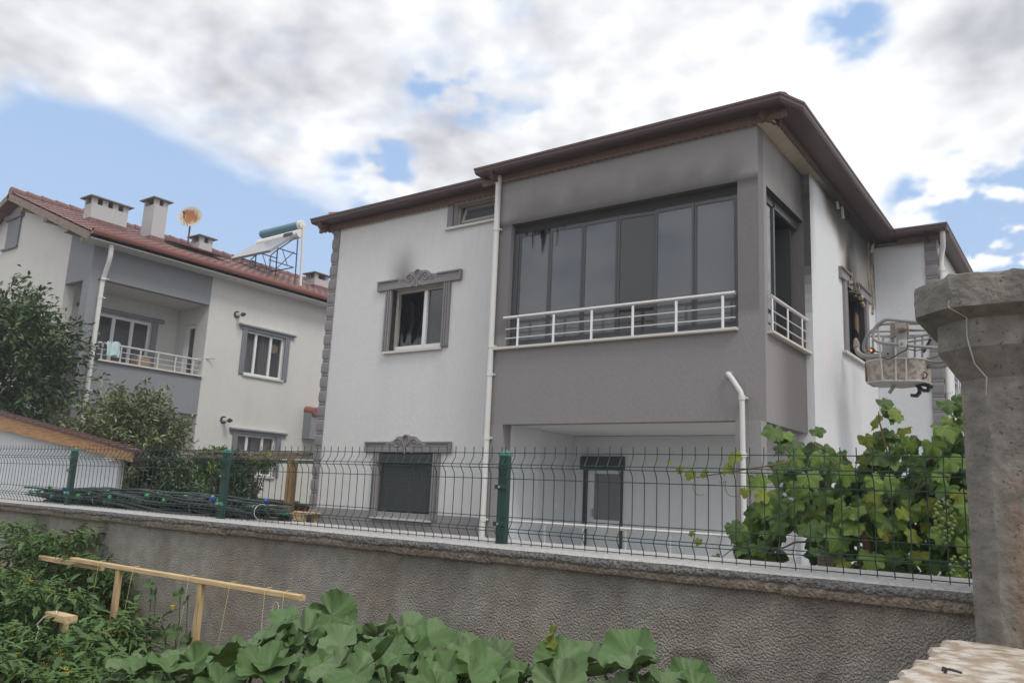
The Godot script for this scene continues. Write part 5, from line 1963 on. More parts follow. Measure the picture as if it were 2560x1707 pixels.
	# work lamp, lit
	tb("lamp_housing", [p3(-2.86, 4.175, -13.94), p3(-2.885, 4.175, -13.92), p3(-2.90, 4.175, -13.90)], [0.03, 0.05, 0.05], M.charcoal, b, 10)
	tb("lamp_lens", [p3(-2.902, 4.175, -13.898), p3(-2.908, 4.175, -13.890)], 0.017, M.lamp_glow, b, 10)
	var spot := SpotLight3D.new()
	spot.name = "lamp_beam"
	spot.light_color = Color(1.0, 0.6, 0.25)
	spot.light_energy = 0.03
	spot.light_size = 0.03
	spot.spot_range = 8.0
	spot.spot_attenuation = 2.0
	spot.spot_angle = 50.0
	spot.shadow_enabled = true
	b.add_child(spot)
	spot.position = p3(-2.915, 4.175, -13.882) - origin_of[b]
	spot.look_at_from_position(p3(-2.915, 4.175, -13.882), p3(-3.465, 4.3, -13.2))
	# hose nozzle reaching to the window
	tb("water_nozzle", arc([p3(-3.20, 4.34, -14.25), p3(-3.19, 4.22, -14.22), p3(-3.10, 4.14, -14.2), p3(-2.96, 4.11, -14.2), p3(-2.70, 4.09, -14.2)], 0.08), 0.042, m, b, 10)
	tb("nozzle_tip", [p3(-3.20, 4.30, -14.24), p3(-3.205, 4.38, -14.26), p3(-3.23, 4.46, -14.3)], [0.055, 0.05, 0.03], M.rusty_panel, b, 10)
	tb("cable", [p3(-2.69, 3.99, -13.55), p3(-2.60, 3.955, -13.55), p3(-2.53, 3.965, -13.55), p3(-2.43, 4.03, -13.55), p3(-2.31, 4.09, -13.55), p3(-2.30, 4.17, -13.58)], 0.010, M.rubber, b, 6)
	tb("cable", [p3(-2.30, 4.10, -13.58), p3(-2.2, 4.07, -13.6), p3(-2.1, 4.085, -13.62)], 0.009, M.rubber, b, 6)
	tb("lamp_arm", [p3(-3.02, 4.20, -14.1), p3(-2.90, 4.18, -13.98), p3(-2.74, 4.13, -13.95)], 0.012, M.charcoal, b, 6)
	# boom head towards the unseen truck, and the dark hooks below
	tb("boom_tube", arc([p3(-2.2, 3.90, -14.05), p3(-1.92, 3.87, -14.0), p3(-1.84, 3.90, -14.0), p3(-1.84, 4.05, -14.0)], 0.05), 0.045, m, b, 10)
	tb("boom_tube", [p3(-2.18, 3.98, -14.0), p3(-1.90, 4.06, -14.0), p3(-1.6, 4.1, -14.0)], 0.022, m, b, 8)
	tb("boom_tube", [p3(-2.16, 3.96, -13.95), p3(-1.92, 3.94, -14.0), p3(-1.6, 3.96, -14.0)], 0.020, m, b, 8)
	mb = MB.new()
	for s in [-0.16, 0.16]:
		mb.tube([p3(-1.75, 4.4, -14.0 + s), p3(3.4, 2.3, -14.6 + s)], 0.05, 8)
		mb.tube([p3(-1.75, 4.0, -14.0 + s), p3(3.4, 1.9, -14.6 + s)], 0.05, 8)
	for k in 12:
		var t := k / 11.0
		var a := p3(-1.75, 4.4, -14.0).lerp(p3(3.4, 2.3, -14.6), t)
		mb.tube([a + p3(0, 0, -0.16), a + p3(0, 0, 0.16)], 0.018, 6)
		mb.tube([a + p3(0, 0, 0.16), a + p3(0, -0.4, 0.16)], 0.018, 6)
	obj("ladder_boom", mb, m, b)
	tb("stay_arm", [p3(-2.14, 4.09, -13.9), p3(-2.02, 4.30, -13.9)], 0.022, M.rubber, b, 8)
	tb("hook", [p3(-2.22, 3.63, -13.98), p3(-2.04, 3.55, -14.0)], [0.05, 0.026], M.rubber, b, 8)
	for q in [[p3(-2.27, 3.58, -14.0), p3(-2.235, 3.54, -14.0), p3(-2.235, 3.47, -14.0), p3(-2.28, 3.42, -14.0), p3(-2.35, 3.43, -14.0)], [p3(-2.24, 3.57, -14.0), p3(-2.18, 3.50, -14.0), p3(-2.12, 3.495, -14.0), p3(-2.10, 3.53, -14.0), p3(-2.11, 3.57, -14.0)]]:
		var hk := MB.new()
		for k in q.size() - 1:
			var d: Vector3 = (q[k + 1] - q[k]).normalized()
			var w := d.cross(Vector3(0, 0, 1)).normalized()
			hk.box(Vector3(-0.022, -0.005, -0.05), Vector3(0.022, q[k].distance_to(q[k + 1]) + 0.012, 0.05), Transform3D(Basis(w, d, w.cross(d)), q[k]))
		obj("strap", hk, M.rubber, b)
	tb("foot_strut", [p3(-2.66, 3.46, -13.9), p3(-2.55, 3.63, -13.9)], 0.028, m, b, 8)
	tb("handle", arc([p3(-2.13, 3.76, -13.76), p3(-2.07, 3.73, -13.74), p3(-2.09, 3.66, -13.74), p3(-2.14, 3.67, -13.76)], 0.03), 0.010, M.rubber, b, 6)


# ---------------------------------------------------------------- yard between the houses
func yard_things() -> void:
	var z := -11.6
	# pergola
	var pg := thing("wooden_pergola", "grey weathered wooden pergola carrying a vine between the two houses", "pergola", p3(-15.5, 0, z))
	for q in [[-14.28, 0.0, 2.24, 0.0, "pale_wood"], [-14.55, -0.35, 2.12, 0.0, "pale_wood"], [-17.9, 0.0, 2.15, 0.0, "pale_wood"]]:
		bx("post", p3(q[0] - 0.05, 0, z + q[1] - 0.05), p3(q[0] + 0.05, q[2], z + q[1] + 0.05), M[q[4]], pg, Transform3D.IDENTITY, 0.008)
	for q in [[2.06, 0.06, 0.0], [2.20, 0.05, -0.4], [2.13, 0.06, 0.5]]:
		bx("beam", p3(-17.9, q[0], z + q[2] - 0.04), p3(-12.9, q[0] + q[1], z + q[2] + 0.04), M.old_wood, pg)
	for k in 9:
		bx("rafter", p3(-18.0 + 0.6 * k, 2.235, z - 0.8), p3(-17.94 + 0.6 * k, 2.285, z + 0.7), M.old_wood, pg, Transform3D(Basis(Vector3.UP, 0.0), p3(0, rng.randf_range(-0.01, 0.02), 0)))
	# stacked bricks under loose boards
	var st := thing("brick_stack", "stack of orange hollow bricks under grey boards beside the pergola post", "brick stack", p3(-15.3, 0, z - 0.6))
	var bm: Array = []
	for k in 3:
		var mb := MB.new()
		mb.soft_box(p3(-0.092, 0, -0.045), p3(0.092, 0.088, 0.045), 0.004)
		mb.box(p3(-0.06, 0.02, 0.04), p3(-0.02, 0.065, 0.046))
		mb.box(p3(0.02, 0.02, 0.04), p3(0.06, 0.065, 0.046))
		bm.append(mb.moved(Vector3.ZERO))
	for row in 12:
		for k in 11:
			inst("brick", bm[(row + k) % 3], M.brick_red, st, Transform3D(Basis(Vector3.UP, rng.randf_range(-0.06, 0.06)), p3(-16.35 + 0.2 * k + (0.09 if row % 2 else 0.0), 0.02 + 0.092 * row, z - 0.6 + rng.randf_range(-0.02, 0.02))))
	for q in [[-16.4, 1.16, 2.3, 0.02], [-16.0, 1.20, 1.9, -0.03], [-16.3, 1.24, 1.5, 0.04]]:
		bx("loose_board", p3(0, 0, -0.12), p3(q[2], 0.035, 0.12), M.old_wood, st, Transform3D(Basis(Vector3.UP, q[3]) * Basis(Vector3(0, 0, 1), -0.02), p3(q[0], q[1], z - 0.6)))
	# work bench of fresh timber
	var tbm := thing("timber_bench", "bench of fresh timber boards standing before the brick stack", "bench", p3(-13.3, 0, z + 0.9))
	for k in 2:
		bx("top_board", p3(-14.3, 1.06, z + 0.72 + 0.2 * k), p3(-12.35, 1.10, z + 0.90 + 0.2 * k), M.new_wood_x, tbm, Transform3D.IDENTITY, 0.006)
	bx("apron", p3(-14.25, 0.94, z + 1.09), p3(-12.4, 1.058, z + 1.12), M.new_wood_x, tbm)
	for x in [-14.15, -12.48]:
		for d in [0.76, 1.04]:
			bx("leg", p3(x - 0.05, 0, z + d - 0.04), p3(x + 0.05, 1.06, z + d + 0.04), M.new_wood_y, tbm)
	# tap on a bent pipe
	var tp := thing("standpipe", "dark bent standpipe against the pale house behind the bricks", "standpipe", p3(-13.9, 0, -12.9))
	tb("pipe", [p3(-13.75, 0, -12.9), p3(-13.75, 1.25, -12.9), p3(-13.80, 1.48, -12.9), p3(-13.92, 1.62, -12.9)], 0.03, M.charcoal, tp, 8)
	tb("pipe_cap", [p3(-13.92, 1.60, -12.9), p3(-13.95, 1.68, -12.9)], 0.045, M.tank_white, tp, 8)
	# bundles of irrigation hose lying along the coping
	var hb := thing("hose_bundle", "bundle of black irrigation hoses with green connectors lying along the coping", "hose bundle", p3(-6.5, 1.345, -3.8))
	var r2 := RandomNumberGenerator.new()
	r2.seed = 31
	for k in 60:
		var a := r2.randf_range(-8.5, -7.9)
		var b := r2.randf_range(-5.2, -4.72)
		if k > 30:
			a = r2.randf_range(-8.4, -6.3)
			b = a + r2.randf_range(1.0, 2.2)
		var zz := -3.86 + r2.randf_range(-0.10, 0.16)
		var lv := 0.010 + 0.021 * float(k % 6)
		var pts: Array = []
		var ph := r2.randf() * TAU
		for e in 16:
			var t := e / 15.0
			var x := lerpf(a, minf(b, -4.70), t)
			var pinch := 1.0 - 0.5 * sin(PI * clampf((x + 8.5) / 3.8, 0, 1))
			pts.append(p3(x, 1.345 + lv * (0.75 + 0.4 * sin(PI * clampf((x + 8.3) / 3.5, 0, 1))) + 0.018 * sin(x * 2.1 + ph) + 0.010 * sin(x * 5.3 + ph * 3.0) + 0.008, zz * 1.0 + 0.05 * pinch * sin(x * 1.3 + ph) + 0.035 * sin(x * 3 + ph * 2)))
		tb("hose", pts, 0.0085 if k % 3 else 0.012, M.hose_black, hb, 7)
	for k in 40:
		var x := r2.randf_range(-8.3, -4.75)
		var c := p3(x, 1.345 + r2.randf_range(0.05, 0.14), -3.80 + r2.randf_range(-0.1, 0.14))
		var m: Material = M.fitting_green if k % 9 else M.fitting_blue
		var d := Vector3(r2.randf_range(-1, 1), r2.randf_range(-0.3, 0.5), r2.randf_range(-0.5, 0.5)).normalized()
		tb("connector", [c - d * 0.018, c - d * 0.006, c + d * 0.006, c + d * 0.02], [0.012, 0.019, 0.019, 0.011], m, hb, 8)
	for q in [-7.2, -5.75, -4.95]:
		var pts: Array = []
		for e in 13:
			var an := TAU * e / 12.0
			pts.append(p3(q + 0.05 * sin(an), 1.400 + 0.055 * cos(an), -3.80 + 0.10 * sin(an)))
		tb("tie", pts, 0.0025, M.tie_white, hb, 5)
	# grape vine post
	var gp := thing("vine_post", "short squared concrete post under the grape vine behind the fence", "post", p3(-1.16, 0, -4.55))
	bx("post", p3(-1.24, 0, -4.62), p3(-1.10, 1.47, -4.48), M.old_wood, gp, Transform3D.IDENTITY, 0.01)
	bx("cross_arm", p3(-1.30, 1.47, -4.64), p3(-0.40, 1.51, -4.58), M.stem_brown, gp)


# ---------------------------------------------------------------- plants
# a leaf blade on a polar grid: outline(angle) -> radius, lift(angle, part) -> height, both for a unit leaf
func blade(outline: Callable, lift: Callable, tone: Callable, rings: int, seg: int) -> ArrayMesh:
	var mb := MB.new()
	for r in rings + 1:
		for s in seg:
			var an := TAU * s / seg - PI
			var t := float(r) / rings
			var rad: float = outline.call(an) * t
			mb.vertc(p3(cos(an) * rad, lift.call(an, t), sin(an) * rad), Vector3.ZERO, tone.call(an, t))
	for r in rings:
		for s in seg:
			var k := r * seg + s
			var j := r * seg + (s + 1) % seg
			mb.tri(k, j + seg, k + seg)
			if r > 0:
				mb.tri(k, j, j + seg)
	for t in range(0, mb.ix.size(), 3):
		var a := mb.ix[t]
		var b := mb.ix[t + 2]
		var c := mb.ix[t + 1]
		var nn := (mb.v[b] - mb.v[a]).cross(mb.v[c] - mb.v[a])
		for q in [a, b, c]:
			mb.n[q] += nn
	for k in mb.n.size():
		mb.n[k] = mb.n[k].normalized() if mb.n[k].length() > 1e-9 else Vector3.UP
	return mb.moved(Vector3.ZERO)


func squash_leaf(sd: int) -> ArrayMesh:
	var r := RandomNumberGenerator.new()
	r.seed = sd
	var ph := r.randf() * TAU
	var cup := r.randf_range(0.15, 0.5)
	var wave := r.randf_range(0.07, 0.17)
	var kk := r.randi_range(4, 6)
	var light := r.randf_range(0.70, 1.25)
	var outline := func(a: float) -> float:
		var q := 0.84 + 0.10 * cos(a) + 0.055 * cos(5.0 * a) + 0.022 * sin(23.0 * a + ph) + 0.012 * sin(41.0 * a)
		return q * (1.0 - 0.62 * exp(-pow((PI - absf(a)) / 0.20, 2)))
	var lift := func(a: float, t: float) -> float:
		var fold := absf(sin(2.5 * a + 0.3 * sin(ph)))
		return cup * t * t + wave * t * t * sin(kk * a + ph) + 0.05 * t * (fold - 0.5) + 0.035 * t * t * sin(9.0 * a + ph * 2.0) + 0.014 * sin(a * 15.0 + t * 14.0 + ph) * t - 0.10 * t * t * t * t
	var tone := func(a: float, t: float) -> Color:
		var vein := exp(-pow(fposmod(a * 5.0 / TAU + 0.5, 1.0) - 0.5, 2) * 170.0) * (1.0 - 0.45 * t)
		vein = maxf(vein, 0.55 * exp(-pow(fposmod(absf(fposmod(a * 5.0 / TAU + 0.5, 1.0) - 0.5) * 4.0 - t * 3.0, 1.0) - 0.5, 2) * 60.0) * t)
		var mott := 0.16 * sin(a * 11.0 + t * 9.0 + ph) * t
		var c := Color(1, 1, 1) * light * (0.94 + mott)
		return c.lerp(Color(2.4, 2.05, 2.1), vein * 0.6)
	return blade(outline, lift, tone, 9, 80)


func grape_leaf(sd: int) -> ArrayMesh:
	var r := RandomNumberGenerator.new()
	r.seed = sd
	var ph := r.randf() * TAU
	var bend := r.randf_range(-0.25, 0.30)
	var light := r.randf_range(0.75, 1.25)
	var lobes := [[0.0, 1.0], [1.02, 0.90], [-1.02, 0.90], [2.08, 0.74], [-2.08, 0.74]]
	var outline := func(a: float) -> float:
		var q := 0.68
		for l in lobes:
			q = maxf(q, l[1] * (1.0 - 0.45 * pow(minf(absf(wrapf(a - l[0], -PI, PI)) / 0.62, 1.0), 1.25)))
		q += 0.055 * absf(fposmod(a * 26.0 / TAU, 1.0) - 0.5) * 2.0
		return q * (1.0 - 0.7 * exp(-pow((PI - absf(a)) / 0.22, 2)))
	var lift := func(a: float, t: float) -> float:
		return bend * t * t * cos(a * 2.0) * 0.6 - 0.18 * t * t + 0.08 * t * t * sin(5.0 * a + ph) + 0.05 * t * absf(sin(2.5 * a))
	var tone := func(a: float, t: float) -> Color:
		var vein := 0.0
		for l in lobes:
			vein = maxf(vein, exp(-pow(wrapf(a - l[0], -PI, PI) / 0.07, 2)))
		return (Color(1, 1, 1) * light * (0.93 + 0.1 * sin(a * 7.0 + ph) * t)).lerp(Color(1.8, 1.6, 1.3), vein * 0.35)
	return blade(outline, lift, tone, 4, 52)


# a lobed leaflet added to a mesh
func leaflet(mb: MB, base: Vector3, along: Vector3, up: Vector3, L: float, W: float, droop: float, lobed: bool) -> void:
	var sidev := along.cross(up).normalized()
	var widths := [0.12, 0.85, 0.62, 1.0, 0.55, 0.72, 0.30, 0.0] if lobed else [0.1, 0.7, 1.0, 0.85, 0.45, 0.0]
	var m := widths.size()
	var at := mb.v.size()
	for k in m:
		var t := k / float(m - 1)
		var c := base + along * L * t - Vector3.UP * droop * L * t * t
		var n1 := (up + along * droop * 2.0 * t).normalized()
		var w: float = widths[k] * W * 0.5
		mb.vert(c, n1)
		mb.vert(c + sidev * w + up * w * 0.35, (n1 - sidev * 0.35).normalized())
		mb.vert(c - sidev * w + up * w * 0.35, (n1 + sidev * 0.35).normalized())
	for k in m - 1:
		var i := at + k * 3
		mb.tri(i, i + 1, i + 4)
		mb.tri(i, i + 4, i + 3)
		mb.tri(i, i + 3, i + 5)
		mb.tri(i, i + 5, i + 2)


func tomato_leaf(mb: MB, base: Vector3, dir: Vector3, L: float) -> void:
	var up := Vector3.UP
	var d := dir.normalized()
	var sidev := d.cross(up).normalized()
	up = sidev.cross(d).normalized()
	var droop := rng.randf_range(0.15, 0.7)
	var light := rng.randf_range(0.65, 1.35)
	for k in 5:
		var t := 0.18 + 0.2 * k
		var c := base + d * L * t - Vector3.UP * droop * L * t * t * 0.6
		var tang := (d - Vector3.UP * droop * t).normalized()
		mb.col = Color(1, 1, 1) * light * rng.randf_range(0.8, 1.2)
		if k == 4:
			leaflet(mb, c, tang, up, L * 0.38, L * 0.17, droop * 0.6, true)
		else:
			var sc := [0.55, 1.0, 0.75, 0.9][k] as float
			for s in [-1.0, 1.0]:
				var a: Vector3 = (sidev * s + tang * rng.randf_range(0.35, 0.9) + up * rng.randf_range(-0.2, 0.3)).normalized()
				leaflet(mb, c, a, up, L * sc * rng.randf_range(0.26, 0.38), L * sc * rng.randf_range(0.075, 0.12), rng.randf_range(0.1, 0.9), true)
	mb.col = Color(1.3, 1.25, 1.0) * light
	mb.tube([base, base + d * L * 0.5 - Vector3.UP * droop * L * 0.15, base + d * L - Vector3.UP * droop * L * 0.6], [0.003, 0.0022, 0.001], 4, false)


func tomato_plant(called: String, label: String, at: Vector3, tall: float, spread: float, leaves: int, flowers: int, group: String) -> void:
	var t := thing(called, label, "tomato plant", at, group)
	var mb := MB.new()
	var st := MB.new()
	var fl := MB.new()
	var stems := 4
	var paths: Array = []
	for k in stems:
		var an := TAU * k / stems + rng.randf()
		var out := Vector3(cos(an), 0, sin(an)) * spread * rng.randf_range(0.3, 0.8)
		var pts: Array = []
		for e in 7:
			var q := e / 6.0
			pts.append(at + out * q + Vector3(0, tall * q * rng.randf_range(0.95, 1.0) - 0.12 * spread * q * q * k * 0.5, 0) + Vector3(rng.randf_range(-1, 1), 0, rng.randf_range(-1, 1)) * 0.03 * q)
		paths.append(pts)
		st.tube(pts, [0.009, 0.008, 0.007, 0.006, 0.005, 0.004, 0.002], 6)
	for k in leaves:
		var pts: Array = paths[k % stems]
		var q := pow(rng.randf(), 0.75) * 5.9
		var i := int(q)
		var b: Vector3 = pts[i].lerp(pts[i + 1], q - i)
		var an := rng.randf() * TAU
		tomato_leaf(mb, b, Vector3(cos(an), rng.randf_range(-0.1, 0.9), sin(an)), rng.randf_range(0.13, 0.26))
	for k in flowers:
		var pts: Array = paths[k % stems]
		var q := rng.randf_range(2.5, 5.8)
		var i := int(q)
		var b: Vector3 = pts[i].lerp(pts[i + 1], q - i) + Vector3(rng.randf_range(-0.12, 0.12), rng.randf_range(0.0, 0.08), rng.randf_range(-0.02, 0.16))
		for e in 4:
			var c := b + Vector3(rng.randf_range(-0.03, 0.03), rng.randf_range(-0.02, 0.02), rng.randf_range(-0.02, 0.02))
			for p in 5:
				var a2 := TAU * p / 5
				fl.face(c, c + Vector3(cos(a2), 0.3, sin(a2)) * 0.020, c + Vector3(cos(a2 + 0.6), 0.3, sin(a2 + 0.6)) * 0.010)
				fl.face(c, c + Vector3(cos(a2 + 0.6), 0.3, sin(a2 + 0.6)) * 0.010, c + Vector3(cos(a2), 0.3, sin(a2)) * 0.020)
	obj("stems", st, M.stem_green, t)
	obj("foliage", mb, M.leaf_tomato, t, "stuff")
	if flowers:
		obj("flowers", fl, M.flower, t, "stuff")


func garden() -> void:
	# wooden frame with strings
	var tr := thing("wooden_trellis", "pale timber rail on short posts with yellow strings before the grey wall", "trellis", p3(-4.9, 0.3, -3.0))
	bx("rail", p3(-5.95, 1.0, -3.02), p3(-3.49, 1.030, -2.980), M.new_wood_x, tr, Transform3D.IDENTITY, 0.004)
	bx("rail", p3(-6.5, 0.965, -3.06), p3(-5.62, 1.0, -3.022), M.new_wood_x, tr, Transform3D.IDENTITY, 0.004)
	for x in [-5.32, -4.40]:
		bx("post", p3(x - 0.024, 0.25, -3.015), p3(x + 0.024, 1.0, -2.985), M.new_wood_y, tr, Transform3D.IDENTITY, 0.004)
	for q in [[-5.55, 0.0], [-5.12, -0.05], [-4.50, -0.05], [-4.10, -0.06], [-3.78, 0.04], [-3.62, 0.0]]:
		var x: float = q[0]
		tb("string", [p3(x, 1.038, -3.022), p3(x + 0.005, 1.04, -2.995), p3(x + 0.008, 1.032, -2.972), p3(x + 0.01, 0.995, -2.970), p3(x + q[1], 0.35, -2.95)], 0.0016, M.string_yellow, tr, 4)
	var lp: Array = []
	for k in 15:
		lp.append(p3(-3.66 + 0.025 * sin(k * 0.6), 0.955 - 0.035 * cos(k * 0.6) - 0.002 * k, -2.965))
	tb("string", lp, 0.0022, M.string_yellow, tr, 4)
	# stake with a short cross piece, tied with white string
	var sk := thing("wooden_stake", "wooden stake with a short cross block tied with white string among tomatoes", "stake", p3(-4.93, 0.3, -2.5))
	bx("stake_post", p3(-4.985, 0.3, -2.53), p3(-4.945, 0.80, -2.49), M.new_wood_y, sk, Transform3D.IDENTITY, 0.003)
	bx("cross_block", p3(-5.00, 0.782, -2.475), p3(-4.76, 0.822, -2.405), M.new_wood_x, sk, Transform3D(Basis(Vector3.UP, 0.0), Vector3.ZERO), 0.003)
	tb("string", [p3(-4.86, 0.826, -2.40), p3(-4.91, 0.832, -2.43), p3(-4.98, 0.79, -2.39), p3(-5.02, 0.75, -2.38), p3(-4.99, 0.735, -2.38)], 0.004, M.tie_white, sk, 5)
	tb("string", [p3(-4.985, 0.74, -2.38), p3(-4.99, 0.66, -2.37), p3(-4.985, 0.60, -2.37), p3(-4.97, 0.60, -2.37)], 0.0035, M.tie_white, sk, 5)
	# tomatoes
	var spots := [
		[-6.45, -3.18, 0.90, 0.32, "tall bushy tomato plant at the left edge, highest against the grey wall"], [-5.25, -2.45, 0.66, 0.32, "tomato plant in front of the left end of the trellis rail"],
		[-4.75, -2.72, 0.50, 0.24, "tomato plant with yellow flowers below the left end of the trellis rail"], [-5.45, -2.0, 0.74, 0.30, "leafy tomato plant at the left edge beside the tied stake"],
		[-4.45, -2.32, 0.46, 0.28, "low tomato plant right of the tied stake"], [-4.05, -2.5, 0.38, 0.24, "low tomato plant at the foot of the second trellis post"],
		[-4.55, -1.95, 0.56, 0.32, "dark tomato plant below the tied stake at the picture's lower edge"], [-3.85, -2.05, 0.44, 0.28, "low tomato plant next to the left end of the squash leaves"],
		[-7.15, -3.18, 0.92, 0.34, "tomato plant mostly cut off by the left edge of the picture"], [-3.75, -2.42, 0.34, 0.22, "smallest tomato plant between the squash leaves and trellis"],
		[-5.95, -3.22, 0.74, 0.26, "tall tomato plant rising behind the left end of the trellis rail"], [-5.85, -2.55, 0.70, 0.32, "bushy tomato plant at the left edge below the trellis rail"],
		[-4.15, -1.62, 0.55, 0.34, "nearest tomato plant at the lower left corner"], [-5.0, -1.75, 0.62, 0.34, "tomato plant in the lower left corner behind the nearest one"]]
	for q in spots:
		tomato_plant("tomato_plant", q[4], p3(q[0], 0.30, q[1]), q[2], q[3], int(230 * q[2]) + 80, 9, "tomato plants in the vegetable bed")
	squash()
	vine()


func leaf_at(called: String, mesh: Mesh, m: Material, parent: Node3D, p: Vector3, normal: Vector3, tip: Vector3, size: float) -> void:
	var y := normal.normalized()
	var x := (tip - y * tip.dot(y)).normalized()
	var z := x.cross(y)
	inst(called, mesh, m, parent, Transform3D(Basis(x * size, y * size, z * size), p))


func squash() -> void:
	var meshes: Array = []
	for k in 9:
		meshes.append(squash_leaf(100 + k))
	var plants := [
		[p3(-3.15, 0.3, -2.75), 15, 0.36, "squash plant with the tallest leaf, at the right end of the trellis", 0.98], [p3(-2.75, 0.3, -2.45), 15, 0.40, "squash plant with broad cupped leaves left of the picture's middle", 0.99],
		[p3(-2.35, 0.3, -2.85), 13, 0.36, "squash plant spreading in front of the cracked part of the wall", 0.95], [p3(-1.85, 0.3, -2.80), 12, 0.38, "squash plant with a small upright shoot against the wall", 0.98],
		[p3(-1.42, 0.3, -2.95), 11, 0.24, "rightmost squash plant of the bed, with one high dark leaf", 1.05], [p3(-3.35, 0.3, -2.25), 13, 0.34, "squash plant bordering the tomato plants at the lower edge", 0.86],
		[p3(-2.1, 0.3, -2.35), 12, 0.38, "squash plant at the lower edge right of the middle", 1.0], [p3(-3.55, 0.3, -2.62), 10, 0.26, "squash plant at the foot of the trellis end, next to the tomatoes", 0.84],
		[p3(-2.80, 0.3, -2.98), 10, 0.28, "squash plant close under the wall behind the cupped leaves", 0.96]]
	for q in plants:
		var t := thing("squash_plant", q[3], "squash plant", q[0], "squash plants under the grey wall")
		var at: Vector3 = q[0]
		for k in int(q[1] * 1.25):
			var an: float = TAU * (k * 0.382 + rng.randf_range(-0.06, 0.06))
			var rr: float = q[2] * sqrt((k + 0.5) / (q[1] * 1.25))
			var top: float = q[4] - 0.3 - rng.randf_range(0.0, 0.16) - 0.06 * rr / q[2]
			var p := at + p3(cos(an) * rr, top, sin(an) * rr * 0.8)
			p.z = maxf(p.z, -3.24)
			if k == 0 and at.x > -3.2 and at.x < -3.1:
				p.y = 0.985
				p.z = -2.85
			var size := rng.randf_range(0.085, 0.14)
			var nn := Vector3(rng.randf_range(-0.45, 0.45) + cos(an) * 0.3, 1.0, rng.randf_range(-0.1, 0.85)).normalized()
			leaf_at("leaf", meshes[rng.randi() % 9], M.leaf_squash_pale if rng.randf() < 0.35 else M.leaf_squash, t, p, nn, Vector3(cos(an), 0, sin(an)), size)
			tb("leaf_stalk", [at + p3(cos(an) * rr * 0.25, 0.02, sin(an) * rr * 0.2), p.lerp(at, 0.35) + p3(0, 0.12, 0), p - p3(0, 0.004, 0)], [0.010, 0.008, 0.006], M.stem_green, t, 6)
		if at.x > -2.0 and at.x < -1.7:
			tb("shoot", [at + p3(-0.02, 0.4, -0.1), at + p3(-0.05, 0.62, -0.15), at + p3(-0.045, 0.78, -0.16)], [0.008, 0.006, 0.003], M.stem_green, t, 6)
			for k in 4:
				leaf_at("leaf", meshes[k], M.leaf_vine_young, t, at + p3(-0.045 + 0.02 * (k % 2), 0.62 + 0.045 * k, -0.155), Vector3(0.6 * (1 - 2 * (k % 2)), 0.7, 0.7), Vector3(1 - 2 * (k % 2), 0.8, 0.2), 0.035)
	# climbing cucumber at the strings
	var c := thing("cucumber_vine", "thin climbing vine with two dark leaves hanging under the trellis rail", "vine", p3(-4.75, 0.3, -2.98))
	for q in [[-4.82, 0.96, 0.045], [-4.76, 0.90, 0.06], [-4.50, 0.93, 0.05], [-4.42, 0.91, 0.04], [-5.50, 0.93, 0.05], [-5.45, 0.80, 0.055], [-5.36, 0.77, 0.05], [-4.60, 0.70, 0.07], [-4.50, 0.72, 0.06], [-4.35, 0.68, 0.07], [-4.25, 0.64, 0.06], [-5.15, 0.70, 0.06]]:
		leaf_at("leaf", meshes[rng.randi() % 9], M.leaf_dark, c, p3(q[0], q[1], -2.93), Vector3(rng.randf_range(-0.4, 0.4), 0.5, 0.8), Vector3(rng.randf_range(-1, 1), -0.6, 0.3), q[2])
		tb("stem", [p3(q[0] - 0.05, 0.35, -2.97), p3(q[0] - 0.03, q[1] - 0.2, -2.97), p3(q[0], q[1], -2.935)], 0.003, M.stem_green, c, 5)
	var fl := MB.new()
	fl.tube([p3(-4.55, 0.84, -2.93), p3(-4.55, 0.865, -2.925)], [0.006, 0.016], 6)
	obj("flower", fl, M.flower, c)


